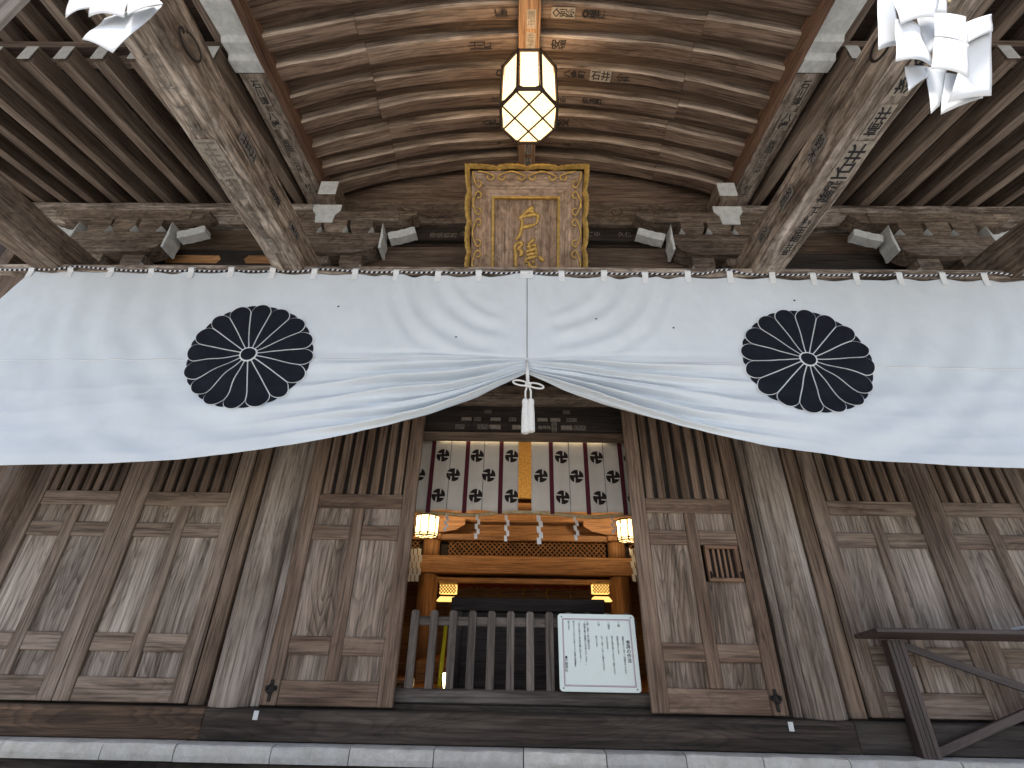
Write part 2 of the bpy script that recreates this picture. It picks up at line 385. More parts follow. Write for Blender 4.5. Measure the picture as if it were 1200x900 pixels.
def _letter(mb, s, to3, size, mat='ink', bold=0.0, vertical=True, rot=False, slip=None, pad=0.12):
    """write s on a surface: to3(u, v, lift). vertical stacks the characters; rot turns the whole slip a quarter"""
    vs, fs = glyphs('\n'.join(s) if vertical else s, bold)
    if not vs: return
    us = [a for a, _ in vs]; ws = [c for _, c in vs]
    cu, cv = (min(us) + max(us)) / 2, (min(ws) + max(ws)) / 2
    def q(u, v, l):
        u, v = (u - cu) * size, (v - cv) * size
        if rot: u, v = -v, u
        return to3(u, v, l)
    if slip:
        hu, hv = (max(us) - min(us)) / 2 + pad, (max(ws) - min(ws)) / 2 + pad
        cs = [(cu - hu, cv - hv), (cu + hu, cv - hv), (cu + hu, cv + hv), (cu - hu, cv + hv)]
        mb.add([q(a, c, 0.0015) for a, c in cs], [(0, 1, 2, 3)], None, slip)
    mb.add([q(a, c, 0.0035) for a, c in vs], fs, None, mat)

# ------------------------------------------------------------------ ground and steps
g = MB(); g.box(-300, 300, -300, 300, GROUND - 0.3, GROUND)
tag(g.build('ground', 'gravel'), kind='structure')
st = MB()
for i in range(4):
    st.box(-3.6, 3.6, 2.45 + i * 0.36, 3.86, GROUND + i * 0.18 + (0.004 if i == 0 else 0.002), GROUND + (i + 1) * 0.18)
tag(st.build('stone_steps', 'stone', bevel=0.012), 'broad grey stone steps rising to the shrine hall', 'steps', kind='structure')

# ------------------------------------------------------------------ the hall
hall = thing('shrine_hall', (0, 4.3, FLOOR), 'old weathered grey timber shrine hall with panelled doors and a barrel vaulted porch', 'shrine')
H = hall
def part(mb, name, mat=None, bevel=0.005, parent=None, label=None, **k):
    o = mb.build(name, mat, parent or H, bevel=bevel, **k)
    if label: o['label'] = label
    return o

# plinth stones, the ledge in front of the sill
rk = random.Random(21)
xj = [-6.2, -5.0, -4.35, -3.62, -2.92, -2.41, -1.74, -1.2, -0.62, -0.005, 0.56, 1.1, 1.62, 2.2, 2.95, 3.7, 4.4, 5.3, 6.2]
for a, b_ in zip(xj[:-1], xj[1:]):
    s = MB(); nx = 14
    zt = -0.705 - rk.uniform(0, .004); prof = [(4.16, zt), (4.075, zt), (4.042, zt - 0.005), (4.03, zt - 0.018), (4.028, zt - 0.06), (4.034, zt - 0.098), (4.16, zt - 0.098)]
    vs = []; n = len(prof)
    for i in range(nx + 1):
        x = a + 0.0035 + (b_ - a - 0.007) * i / nx
        for j, (y, z) in enumerate(prof):
            w = noise.noise_vector(Vector((x * 6, y * 5, z * 8 + a))) * 0.009 if j in (1, 2, 3, 4) else Vector()
            vs.append((x, y + w.y, z + w.z))
    fs = [(i * n + j, i * n + (j + 1) % n, (i + 1) * n + (j + 1) % n, (i + 1) * n + j) for i in range(nx) for j in range(n)] + [tuple(range(n)), tuple(range(nx * n + n - 1, nx * n - 1, -1))]
    s.add(vs, fs); part(s, 'plinth_stone', 'stone', 0, smooth=False)
s = MB(); s.box(-6.2, 6.2, 4.1, 4.8, GROUND + 0.001, -0.812); part(s, 'foundation', 'sill_wood', 0)
# sill
for x0, x1, mt in ((-6.2, -2.33, 'sill_brown_wood'), (-2.33, 2.36, 'sill_wood'), (2.36, 6.2, 'dark_wood')):
    s = MB(); s.box(x0 + .002, x1 - .002, 4.14 if mt != 'sill_wood' else 4.135, 4.6, -0.703, -0.512); part(s, 'sill_beam', mt, 0.008)
s = MB(); s.box(-6.2, 6.2, 4.6, 10.5, -0.7, -0.56); part(s, 'floor', 'inner_wood', 0)

# columns
def column(x, r=0.18):
    c = MB(); n = 28; vs = []; gs = []; zz = [-0.51, 0.2, 0.9, 1.6, 2.3, 3.0, 3.66]; sd = random.random() * 40
    for z in zz:
        for j in range(n):
            a = 2 * pi * j / n; rr = r + 0.006 * noise.noise(Vector((cos(a) * 1.5 + sd, sin(a) * 1.5, z * 0.8)))
            vs.append((x + rr * cos(a), 4.33 + rr * sin(a), z)); gs.append((z + sd, r * a * 0.9 + sd, 0.1))
    # close the seam of the grain round the back
    fs = [(i * n + j, i * n + (j + 1) % n, (i + 1) * n + (j + 1) % n, (i + 1) * n + j) for i in range(len(zz) - 1) for j in range(n)] + [tuple(range((len(zz) - 1) * n, len(zz) * n))]
    c.add(vs, fs, gs); return part(c, 'column', 'pillar_wood' if abs(x) < 4 else 'wall_frame_wood', 0, smooth=True)
for x in (-2.23, 2.235, -4.66, 4.66): column(x, 0.175 if abs(x) < 3 else 0.2)
# boards beside the columns
for s_ in (-1, 1):
    for x0, x1, y0, mt, nm in ((1.985, 2.052, 4.225, 'pillar_wood', 'jamb'), (2.41, 2.535, 4.24, 'wall_wood', 'wall_board'), (4.49, 4.6, 4.24, 'wall_wood', 'wall_board')):
        s = MB(); s.box(s_ * x0, s_ * x1, y0, 4.4, -0.51, 2.02); part(s, nm, mt, 0.006)

# doors and panels: one builder
RAILS = [(-0.495, -0.335), (-0.165, -0.037), (0.70, 0.82), (0.97, 1.095), (1.98, 2.06)]
def leaf(kind, x0, x1, y, mirror=False, window=False):
    w0, w1 = (0.13, 0.12)
    fr = MB()
    zt = 2.06; zb = -0.495
    t = 0.045
    fr.box(x0, x0 + w0, y, y + t, zb, zt); fr.box(x1 - w1, x1, y, y + t, zb, zt)
    xm0 = (x0 + w0 + x1 - w1) / 2 - 0.05; xm1 = xm0 + 0.1
    for i, (a, b_) in enumerate(RAILS):
        zz = 0.004 if i in (0, 3, 4) else 0.006
        if i in (0, 3, 4): fr.box(x0 + w0 + .001, x1 - w1 - .001, y + zz, y + t, a, b_)
        else:
            fr.box(x0 + w0 + .001, xm0 - .001, y + zz, y + t, a, b_); fr.box(xm1 + .001, x1 - w1 - .001, y + zz, y + t, a, b_)
    fr.box(xm0, xm1, y + 0.002, y + t, RAILS[0][1] + .001, RAILS[3][0] - .001)
    root = part(fr, kind, 'door_wood' if kind == 'door' else 'wall_frame_wood', 0.005)
    # recessed boards, each one its own plank
    for a, b_, c, d in ((x0 + w0, xm0, 0, 1), (xm1, x1 - w1, 0, 1), (x0 + w0, xm0, 1, 2), (xm1, x1 - w1, 1, 2), (x0 + w0, xm0, 2, 3), (xm1, x1 - w1, 2, 3)):
        z0, z1 = RAILS[c][1], RAILS[d][0]
        p = MB()
        if window and c == 1 and a > (x0 + x1) / 2 - 0.05:
            p.box(a + .001, b_ - .001, y + 0.024, y + 0.04, z0, 0.41, axis=2)
            part(p, 'panel', 'door_panel_wood', 0, root)
            continue
        p.box(a + .001, b_ - .001, y + 0.024, y + 0.04, z0, z1, axis=2)
        part(p, 'panel', 'door_panel_wood' if kind == 'door' else 'pale_panel_wood', 0, root)
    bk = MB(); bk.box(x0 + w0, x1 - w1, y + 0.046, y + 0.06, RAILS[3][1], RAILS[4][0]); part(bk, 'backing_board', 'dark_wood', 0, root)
    nb = 7; span = x1 - w1 - x0 - w0
    lb = None
    for i in range(nb):
        xc = x0 + w0 + span * (i + 0.5) / nb; wd = span / nb * 0.31
        l = MB(); l.box(xc - wd, xc + wd, y + 0.008 + 0.004 * random.random(), y + 0.042, RAILS[3][1] + .001, RAILS[4][0] - .001, axis=2)
        part(l, 'lattice_bar', 'wall_wood' if kind != 'door' else 'door_wood', 0.003, root)
    return root
dl = leaf('door', -1.975, -0.975, 4.195); dl['label'] = 'left door leaf with plain boards'
dr = leaf('door', 0.94, 1.94, 4.195, window=True); dr['label'] = 'right door leaf with a small barred peephole'
# small barred window in the right leaf
wx0, wx1, wz0, wz1 = 1.525, 1.80, 0.41, 0.70
w = MB(); t = 0.03
w.box(wx0, wx1, 4.183, 4.235, wz0, wz0 + t); w.box(wx0, wx1, 4.183, 4.235, wz1 - t, wz1 - .001)
w.box(wx0 + .0, wx0 + t, 4.184, 4.235, wz0 + t, wz1 - t); w.box(wx1 - t, wx1, 4.184, 4.235, wz0 + t, wz1 - t)
for i in range(4):
    xx = wx0 + t + (wx1 - wx0 - 2 * t) * (i + 1) / 5
    w.box(xx - .009, xx + .009, 4.2, 4.218, wz0 + t, wz1 - t)
part(w, 'peephole', 'peephole_wood', 0.003, dr)
w = MB(); w.box(wx0 + .01, wx1 - .01, 4.236, 4.245, wz0, wz1); part(w, 'peephole_shutter', 'dark_wood', 0, dr)
for xx in (wx0 + 0.012, wx1 - 0.012):
    w = MB(); w.tube([(xx, 4.178, wz0 + .03), (xx, 4.165, wz0 + .045), (xx, 4.178, wz0 + .075)], 0.009, 6); part(w, 'hook', 'iron', 0, dr)
# iron latches at the lower outer corners
for xx, root in ((-1.905, dl), (1.865, dr)):
    l = MB()
    l.box(xx - .045, xx + .045, 4.186, 4.194, -0.40, -0.37); l.box(xx - .012, xx + .012, 4.184, 4.1945, -0.47, -0.33)
    ring = [(xx + .028 * cos(a), 4.176, -0.39 + .028 * sin(a)) for a in [i * pi / 5 for i in range(10)]]
    l.tube(ring, 0.006, 6, closed=True)
    part(l, 'latch', 'iron', 0.002, root)
    l = MB(); l.box(xx - .02 + (-.04 if xx < 0 else .04), xx + .015 + (-.04 if xx < 0 else .04), 4.128, 4.133, -0.575, -0.52); part(l, 'paper_tag', 'white_paint', 0)
# fixed side panels
for a, b_ in ((-3.545, -2.54), (-4.49, -3.55), (2.54, 3.545), (3.55, 4.49)):
    leaf('wall_panel', a, b_, 4.2)
for s_ in (-1, 1):
    p = MB(); p.box(s_ * 4.8, s_ * 6.2, 4.25, 4.4, -0.51, 3.66, axis=2); part(p, 'wall_board', 'wall_wood')
    p = MB(); p.box(s_ * 6.2, s_ * 6.35, 4.25, 10.6, -0.51, 4.4, axis=1); part(p, 'side_wall', 'wall_wood')
# rails above the doors and the wall above
b = MB(); b.sweep([(-4.5 + i * 0.5, 4.28, 2.14) for i in range(19)], 0.2, 0.15, 0.01, 0.004); part(b, 'lintel', 'bracket_wood', 0)
for i, z in enumerate((2.22, 2.58, 2.94, 3.3)):
    p = MB(); p.box(-4.6, 4.6, 4.3 + 0.004 * (i % 2), 4.36, z, z + 0.358); part(p, 'wall_board', 'wall_wood', 0.006)
for s_ in (-1, 1):
    p = MB(); p.box(s_ * 1.03, s_ * 6.1, 4.425, 4.445, -0.511, 2.19, axis=2); part(p, 'backing_board', 'dark_wood', 0)  # added behind the panels to stop interior light leaking through the gaps
p = MB(); p.box(-6.1, 6.1, 4.262, 4.6, -0.5115, -0.478); part(p, 'threshold', 'sill_wood', 0)
# header board across the opening, covered in pilgrims' name slips
hd = MB(); hd.box(-1.1, 1.1, 4.385, 4.44, 1.775, 2.2)
hd_o = part(hd, 'header_board', 'dark_wood', 0.004)
hb = MB(); hb.box(-1.1, 1.1, 4.35, 4.46, 1.71, 1.773); part(hb, 'header_rail', 'wall_wood', 0.006)
NAMES = ['金大', '石井', '名取', '安藤', '川口', '八幡', '山門', '福院', '久保', '鈴木', '西田', '小林', '東京', '信州', '村上', '吉田', '高井', '江戸', '相生', '松本']
sl = Slips(hd_o); rnd = random.Random(3)
for row, (z, n) in enumerate(((1.84, 12), (1.925, 9), (2.01, 3))):
    for i in range(n):
        x = -0.7 + 1.4 * (i + 0.5 + rnd.uniform(-.2, .2)) / n
        letter(sl, rnd.choice(NAMES) + rnd.choice(['', '山', '元']), lambda u, v, l, x=x, z=z: (x + u, 4.385 - l, z + v), 0.033 if row else 0.042,
               'ink' if rnd.random() < .6 else 'pale_slip', 0.015, vertical=rnd.random() < .4, slip='faded_slip' if rnd.random() < .75 else None)

# ---- tie beams from the front posts to the hall
def tie_beam(x):
    P = []; K = 26
    for i in range(K + 1):
        y = 0.75 + (4.2 - 0.75) * i / K
        tt = (y - 0.75) / 3.45
        P.append((x, y, 3.205 + 0.03 * tt + 0.02 * sin(pi * tt)))
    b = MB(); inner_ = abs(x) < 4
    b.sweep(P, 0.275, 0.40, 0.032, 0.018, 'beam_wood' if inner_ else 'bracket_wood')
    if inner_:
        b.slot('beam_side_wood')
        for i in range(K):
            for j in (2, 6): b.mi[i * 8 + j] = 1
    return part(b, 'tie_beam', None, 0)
beams = {x: tie_beam(x) for x in (-2.285, 2.285, -4.66, 4.66)}
# ink names brushed and pasted on the tie beams
rnd = random.Random(11)
for x in (-2.285, 2.285):
    t_ = Slips(beams[x])
    for y, s_, z in ((1.65, 0.1, 0), (1.95, 0.09, 0), (2.25, 0.13, 0), (2.5, 0.1, 0), (2.75, 0.085, 0), (2.95, 0.08, 0), (3.12, 0.07, 0)):
        letter(t_, rnd.choice(NAMES), lambda u, v, l, y=y, x=x: (x + u, y + v * 1.2, 3.005 + 0.0087 * (y - .75) + 0.02 * sin(pi * (y - .75) / 3.45) - l - 0.012), s_, 'ink' if x > 0 else 'faded_slip', 0.02, True, slip='pale_slip' if rnd.random() < .3 else None)
    for y, s_ in ((2.3, 0.1), (2.75, 0.09), (3.15, 0.08)):
        sg = 1 if x < 0 else -1
        letter(t_, rnd.choice(NAMES), lambda u, v, l, y=y, x=x, sg=sg: (x + sg * (0.144 + l), y + sg * v * 1.1, 3.24 + u * sg), s_, 'ink', 0.01, True, slip='faded_slip' if rnd.random() < .7 else None)
    # carved scroll near the post end, cut as a raised line
    sg = 1 if x < 0 else -1
    sc = MB(); pts = []
    for i in range(40):
        a = i / 39; th = 0.5 + a * 8.5; r_ = 0.02 + 0.1 * a
        pts.append((x + sg * 0.14, 1.5 + r_ * cos(th) + 0.14 * a, 3.22 + r_ * sin(th) * 0.8))
    sc.tube(pts, 0.008, 5); part(sc, 'carved_scroll', 'dark_wood', 0, beams[x], smooth=True)
# front posts
for x in (-2.26, 2.26, -4.66, 4.66):
    p = MB(); p.sweep([(x, 0.77, GROUND + 0.2 + i * 0.485) for i in range(11)], 0.38, 0.38, 0.035, 0.006, up=(0, 1, 0)); part(p, 'post', 'post_wood', 0)
    p = MB(); p.box(x - .3, x + .3, .47, 1.07, GROUND + .001, GROUND + 0.199); part(p, 'post_base', 'stone', 0.03)
    p = MB(); p.box(x - .26, x + .26, .51, 1.03, 3.45, 3.6); part(p, 'bearing_block', 'bracket_wood', 0.03)
p = MB(); p.sweep([(-5.6 + i * 0.8, 0.77, 3.78 + 0.09 * sin(pi * i / 14)) for i in range(15)], 0.3, 0.34, 0.04, 0.01); part(p, 'front_beam', 'beam_wood', 0)

# ---- rafters
def zr(y): return 4.14 + 0.165 * y          # underside of the base rafters
def zf(y): return 4.63 + 0.105 * y          # underside of the flying rafters
rb = MB(); rb.sweep([(2.9, 2.36 + i * 0.32, zr(2.36 + i * 0.32) + 0.1) for i in range(9)], 0.112, 0.2, 0, 0.005)
r0 = part(rb, 'rafter', 'rafter_wood', 0)
tp = MB(); tp.box(2.8445, 2.9555, 2.338, 2.343, zr(2.36) + 0.004, zr(2.36) + 0.198); part(tp, 'painted_end', 'white_paint', 0, r0)
ff = MB(); ff.sweep([(2.9, -0.35 + i * 0.35, zf(-0.35 + i * 0.35) + 0.08) for i in range(9)], 0.105, 0.16, 0, 0.005)
f0 = part(ff, 'flying_rafter', 'rafter_wood', 0)
tp = MB(); tp.box(2.849, 2.951, -0.372, -0.367, zf(-.35) + .004, zf(-.35) + .158); part(tp, 'painted_end', 'white_paint', 0, f0)
for s_ in (-1, 1):
    for i in range(13):
        x = s_ * (2.9 + 0.337 * i)
        if s_ == 1 and i == 0: continue
        dup_tree(r0, (x - 2.9, 0, 0)); dup_tree(f0, (x - 2.9, 0, 0))
    # the long batten the flying rafters start from
    k = MB(); k.sweep([(s_ * (2.82 + i * 0.45), 2.46, 4.815) for i in range(11)], 0.17, 0.14, 0.006, 0.006); part(k, 'eave_batten', 'rafter_wood', 0)
    # boarding above the rafters
    y0, y1 = 2.36, 4.95
    bd = MB()
    for j in range(9):
        ya, yb = y0 + (y1 - y0) * j / 9, y0 + (y1 - y0) * (j + 1) / 9 - 0.004
        vs = [(s_ * x, y, zr(y) + 0.202 + dz) for x in (2.66, 7.2) for y in (ya, yb) for dz in (0, 0.025)]
        bd.add(vs, [(0, 1, 3, 2), (4, 6, 7, 5), (0, 4, 5, 1), (2, 3, 7, 6), (0, 2, 6, 4), (1, 5, 7, 3)], [(p[0] + j * 3, p[1], p[2]) for p in vs])
    part(bd, 'roof_boarding', 'roof_board_wood', 0)
    bd = MB()
    for j in range(9):
        ya, yb = -0.45 + 2.95 * j / 9, -0.45 + 2.95 * (j + 1) / 9 - 0.004
        vs = [(s_ * x, y, zf(y) + 0.162 + dz) for x in (2.66, 7.2) for y in (ya, yb) for dz in (0, 0.025)]
        bd.add(vs, [(0, 1, 3, 2), (4, 6, 7, 5), (0, 4, 5, 1), (2, 3, 7, 6), (0, 2, 6, 4), (1, 5, 7, 3)], [(p[0] + j * 3, p[1], p[2]) for p in vs])
    part(bd, 'roof_boarding', 'roof_board_wood', 0)
    # wall purlin under the rafters
    pu = MB(); pu.sweep([(s_ * (2.5 + i * 0.45), 4.33, 4.655) for i in range(11)], 0.3, 0.36, 0.05, 0.012); part(pu, 'purlin', 'beam_wood', 0)
    # boards closing the wall between rafters, above and behind the purlin
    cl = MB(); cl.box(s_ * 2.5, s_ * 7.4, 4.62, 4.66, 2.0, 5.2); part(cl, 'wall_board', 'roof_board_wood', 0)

# ---- barrel vault over the steps
SPAN = 2.44
def zs(y): return 4.63 + 0.065 * y          # springing
def vault(x, y): return zs(y) + 0.57 * (1 - (x / SPAN) ** 2)
rnd = random.Random(5)
RIBY = [0.62 + 0.288 * k for k in range(13)]
ribs = []
for k, y in enumerate(RIBY):
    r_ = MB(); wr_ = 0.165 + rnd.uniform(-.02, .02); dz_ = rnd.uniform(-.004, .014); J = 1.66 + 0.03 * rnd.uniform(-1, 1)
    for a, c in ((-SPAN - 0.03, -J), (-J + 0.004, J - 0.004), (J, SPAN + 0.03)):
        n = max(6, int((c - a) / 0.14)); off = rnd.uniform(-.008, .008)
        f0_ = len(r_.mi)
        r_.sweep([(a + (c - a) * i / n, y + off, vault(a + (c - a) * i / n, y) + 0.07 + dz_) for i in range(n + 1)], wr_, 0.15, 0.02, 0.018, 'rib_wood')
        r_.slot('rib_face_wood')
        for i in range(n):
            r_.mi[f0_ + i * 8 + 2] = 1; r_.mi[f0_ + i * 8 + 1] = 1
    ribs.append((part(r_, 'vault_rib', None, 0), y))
bd = MB()
bd.grid(lambda u, v: ((2 * u - 1) * (SPAN + .2), 0.2 + 4.3 * v, vault((2 * u - 1) * (SPAN + .2), 0.2 + 4.3 * v) + 0.132), 40, 8, None,
        lambda u, v: (u * 5, v * 4.3, 0))
part(bd, 'vault_boarding', 'vault_wood', 0, smooth=True, solid=0.02, fix=True)
# (rib fronts have a paler wood than the undersides)
# ridge piece
rg = MB(); rg.sweep([(0, 0.3 + i * 0.32, vault(0, 0.3 + i * 0.32) - 0.085) for i in range(13)], 0.215, 0.165, 0.008, 0.004); rg_o = part(rg, 'ridge_beam', 'ridge_wood', 0)
t_ = Slips(rg_o)
for y, s in ((2.33, '講中'), (2.52, '金子'), (3.75, '石川'), (3.95, '江戸')):
    letter(t_, s, lambda u, v, l, y=y: (u + .02, y - v, vault(0, y) - 0.168 - l - 0.004), 0.075, 'ink' if y > 3 else 'faded_slip', 0.01, True, slip='pale_slip')
# name slips under the ribs: (rib pixel row order, x, text, size, upright)
SLIPS = [(6, -0.27, '講岡', .07, 0), (6, .33, '◇別院', .075, 0), (6, .62, '◎横濱', .08, 0), (7, -0.5, '山川講', .085, 0), (7, .37, '安福所', .1, 0), (7, .72, '別山堂', .085, 0), (8, -.29, 'On', .09, 1),
         (8, .27, '門', .1, 0), (8, .5, '八金町', .085, 0), (8, .78, '石井', .1, 1), (8, 1.02, '小竹', .08, 0), (9, .33, '上井山', .07, 1), (9, .73, '信州町', .075, 1), (9, -.33, '七ひさ', .06, 1),
         (10, -.42, '八坂講', .08, 0), (10, .36, '名取父', .1, 0), (11, -.38, '川中', .06, 1), (11, .5, '小山', .05, 1), (7, -1.3, '久原村', .07, 0)]
for k, (rib, y) in enumerate(ribs):
    mine = [s for s in SLIPS if s[0] == k]
    if not mine: continue
    t_ = Slips(rib)
    for _, x, s, z, upright in mine:
        letter(t_, s, lambda u, v, l, x=x, y=y: (x + u, y - v, vault(x + u, y) - l - 0.008), z, 'ink', 0.02, not upright, rot=not upright, slip='pale_slip' if s in ('◇別院', '石井') else None)
# side beams carrying the vault, and the grey purlins with stepped white noses outside them
for s_ in (-1, 1):
    b = MB(); b.sweep([(s_ * 2.475, 0.3 + i * 0.3, zs(0.3 + i * 0.3) - 0.015) for i in range(14)], 0.075, 0.2, 0.008, 0.01); part(b, 'vault_side_beam', 'redbrown_wood', 0)
    q = MB(); q.sweep([(s_ * 2.65, 2.56 + i * 0.3, zs(2.56 + i * 0.3) + 0.0) for i in range(7)], 0.26, 0.18, 0.006, 0.006); sp = part(q, 'vault_purlin', 'beam_wood', 0)
    y0 = 2.555; z0 = zs(y0) - 0.09
    prof = [(y0, z0 - .012), (y0 - .12, z0 - .03), (y0 - .15, z0 + .025), (y0 - .26, z0 + .0), (y0 - .29, z0 + .045), (y0 - .58, z0 - .01), (y0 - .615, z0 + .045), (y0 - .78, z0 + .01), (y0 - .82, z0 + .06), (y0 - 1.0, z0 + .02), (y0 - 1.05, z0 + .17), (y0, z0 + .2)]
    q = MB(); q.prism(prof, lambda u, v, t, s_=s_: (s_ * (2.515 + t), u, v), 0.285, 'white_paint'); part(q, 'purlin_nose', None, 0.004, sp)
    t_ = Slips(sp)
    for y, s, z in ((2.75, '石川講', .09), (3.05, '八幡', .1), (3.35, '吉田', .08), (3.62, '三河屋', .075), (3.95, '村上', .08)):
        letter(t_, s, lambda u, v, l, y=y, s_=s_: (s_ * 2.66 + u, y - v, zs(y - v) - 0.092 - l - .006), z, 'ink', 0.015, True, slip='pale_slip' if y != 3.35 else 'faded_slip')

# ---- end wall of the vault behind the plaque
ty = 4.22
tm = MB(); poly = [(-SPAN, 4.80)] + [(-SPAN + 2 * SPAN * i / 24, vault(-SPAN + 2 * SPAN * i / 24, ty) + 0.13) for i in range(25)] + [(SPAN, 4.80)]
tm.prism(poly, lambda u, v, t: (u, ty + 0.06 + t, v), 0.06); part(tm, 'gable_board', 'rib_wood', 0)
g1 = MB(); g1.sweep([(-2.4 + i * 0.4, 4.24, 4.61) for i in range(13)], 0.2, 0.37, 0.02, 0.008); gb = part(g1, 'gable_beam', 'bracket_wood', 0)
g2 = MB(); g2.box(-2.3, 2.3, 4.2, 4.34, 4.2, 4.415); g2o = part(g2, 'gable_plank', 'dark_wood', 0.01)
g3 = MB(); g3.box(-2.3, 2.3, 4.26, 4.34, 4.07, 4.195); part(g3, 'gable_plank', 'roof_board_wood', 0.005)
g4 = MB(); g4.sweep([(-2.3 + i * 0.46, 4.25, 3.86) for i in range(11)], 0.2, 0.4, 0.03, 0.008); part(g4, 'gable_beam', 'wall_wood', 0)
# carved scrolls on the gable beam
for s_ in (-1, 1):
    c = MB()
    for cx, r0_, tw in ((1.1, 0.09, 7), (1.55, 0.05, -6), (0.86, 0.05, 5), (1.95, 0.06, 5)):
        pts = [(s_ * (cx + (r0_ * i / 30) * cos(tw * i / 30)), 4.137, 4.62 + (r0_ * i / 30) * sin(tw * i / 30)) for i in range(31)]
        c.tube(pts, 0.011, 5)
    c.tube([(s_ * (0.75 + 1.4 * i / 20), 4.137, 4.56 + 0.03 * sin(i * 0.9)) for i in range(21)], 0.008, 5)
    part(c, 'carved_scroll', 'wall_wood', 0, gb, smooth=True)
t_ = Slips(g2o)
for x, s in ((-1.0, '御祈禱町'), (-0.72, '小川'), (.82, '講中'), (1.2, '久保')):
    letter(t_, s, lambda u, v, l, x=x: (x + u, 4.2 - l, 4.3 + v), 0.085, 'faded_slip', 0.02, False)

# ---- bracket sets
def bow_arm(x0, L, y, z0, z1, th=0.2):
    """boat shaped bracket arm running left-right, white painted upturned ends"""
    h = z1 - z0; K = 10
    pts = [(-L, z1), (-L - 0.015, z0 + h * 0.45)]
    for i in range(K + 1):
        a = i / K * pi / 2
        pts.append((-L + 0.015 + 0.36 * (1 - cos(a)) * 0.9, z0 + h * 0.4 * (1 - sin(a))))
    right = [(-u, v) for u, v in reversed(pts)]
    b = MB(); b.prism(pts + right, lambda u, v, t: (x0 + u, y + t, v), th)
    return b
def cap(x, y, z0, z1, w, d, sgn, parent):
    """white end board of an arm: S-profiled"""
    pr = [(0, z1 + .06), (0.01, z1 - .03), (0.035, z0 + (z1 - z0) * .55), (0.022, z0 + (z1 - z0) * .3), (0.03, z0 + .03), (0.0, z0 + .03)]
    b = MB(); b.prism([(x + sgn * u, v) for u, v in pr], lambda u, v, t: (u, y + t, v), d, 'white_paint'); return part(b, 'painted_end', None, 0.003, parent)
def block(x, y, z0, z1, w, d, parent):
    """bearing block: square above, hollow bevel below, white painted sides"""
    zm = z0 + (z1 - z0) * 0.5
    pr = [(-w/2, z1), (w/2, z1), (w/2, zm), (w/2 * .72, z0 + .01), (w/2 * .66, z0), (-w/2 * .66, z0), (-w/2 * .72, z0 + .01), (-w/2, zm)]
    b = MB(); b.prism([(x + u, v) for u, v in pr], lambda u, v, t: (u, y + t, v), d, 'bracket_wood')
    for sg in (-1, 1):      # the hollow bevels are painted white
        b.add([(x + sg * (w / 2 + .002), y + .002, zm), (x + sg * (w / 2 + .002), y + d - .002, zm), (x + sg * (w / 2 * .72 + .002), y + d - .002, z0 + .01), (x + sg * (w / 2 * .72 + .002), y + .002, z0 + .01)], [(0, 1, 2, 3)], None, 'white_paint')
    return part(b, 'bearing_block', None, 0, parent, fix=False)
def nose(x, y, z, sgn, parent):
    """white scroll nose slanting up and out at the end of the arm"""
    K = 8; top = []; bot = []
    for i in range(K + 1):
        a = i / K
        top.append((0.30 * a, 0.09 + 0.10 * a ** 1.3 + 0.016 * abs(sin(a * 3 * pi))))
        bot.append((0.30 * a + 0.035, -0.01 + 0.10 * a ** 1.3 + 0.012 * abs(sin(a * 3 * pi))))
    pts = [(x + sgn * u, z + v) for u, v in top + bot[::-1]]
    b = MB(); b.prism(pts, lambda u, v, t: (u, y + 0.03 + t, v), 0.11, 'white_paint'); return part(b, 'scroll_nose', None, 0.01, parent)
for xc in (-2.2, 2.2, -4.66, 4.66):
    Y = 3.92
    b = bow_arm(xc, 0.53, Y, 3.72, 4.02); arm = part(b, 'bracket_arm', 'bracket_wood', 0.012)
    for sg in (-1, 1):
        cap(xc + sg * 0.545, Y - 0.004, 3.76, 4.12, 0.04, 0.2, sg, arm)
        nose(xc + sg * 0.6, Y + 0.02, 3.98, sg, arm)
        block(xc + sg * 0.30, Y, 4.022, 4.22, 0.26, 0.22, arm)
        block(xc + sg * 0.24, Y + .05, 3.5, 3.72, 0.24, 0.18, arm)
    block(xc, Y - .01, 4.022, 4.22, 0.26, 0.22, arm)
    b = MB(); b.sweep([(xc - .72 + i * .18, Y + 0.1, 4.30) for i in range(9)], 0.2, 0.155, 0.01, 0.005); up = part(b, 'bracket_arm', 'bracket_wood', 0)
    for sg in (-1, 1):
        b = MB(); pr = [(0, 4.225), (0.11, 4.24), (0.14, 4.3), (0.2, 4.33), (0.2, 4.378), (0, 4.378)]
        b.prism([(xc + sg * (0.72 + u), v) for u, v in pr], lambda u, v, t: (u, Y + .01 + t, v), 0.18, 'bracket_wood'); part(b, 'arm_end', None, 0.003, up)
    # arm running forward under the vault purlin, its front cut white
    xb = xc + (0 if abs(xc) > 3 else (-.14 if xc < 0 else .14))
    if abs(xc) < 3:
        b = MB(); b.box(xb - .12, xb + .12, 3.98, 4.3, 3.62, 4.16); st_ = part(b, 'bracket_strut', 'bracket_wood', 0.012)
        b = MB()
        pr = [(-.10, 4.165), (.10, 4.165), (.115, 4.29), (.165, 4.36), (.165, 4.45), (-.165, 4.45), (-.165, 4.36), (-.115, 4.29)]
        b.prism([(xb + u, v) for u, v in pr], lambda u, v, t: (u, 3.90 + t, v), 0.012, 'white_paint'); b.prism([(xb + u, v) for u, v in pr], lambda u, v, t: (u, 3.9125 + t, v), 0.3, 'bracket_wood')
        part(b, 'bearing_block', None, 0.003, st_)
        b = MB(); b.box(xb - .105, xb + .105, 3.80, 3.815, 4.52, 4.735, 'white_paint'); b.box(xb - .103, xb + .103, 3.816, 4.3, 4.46, 4.735, 'bracket_wood'); part(b, 'bracket_nose', None, 0.006, st_)
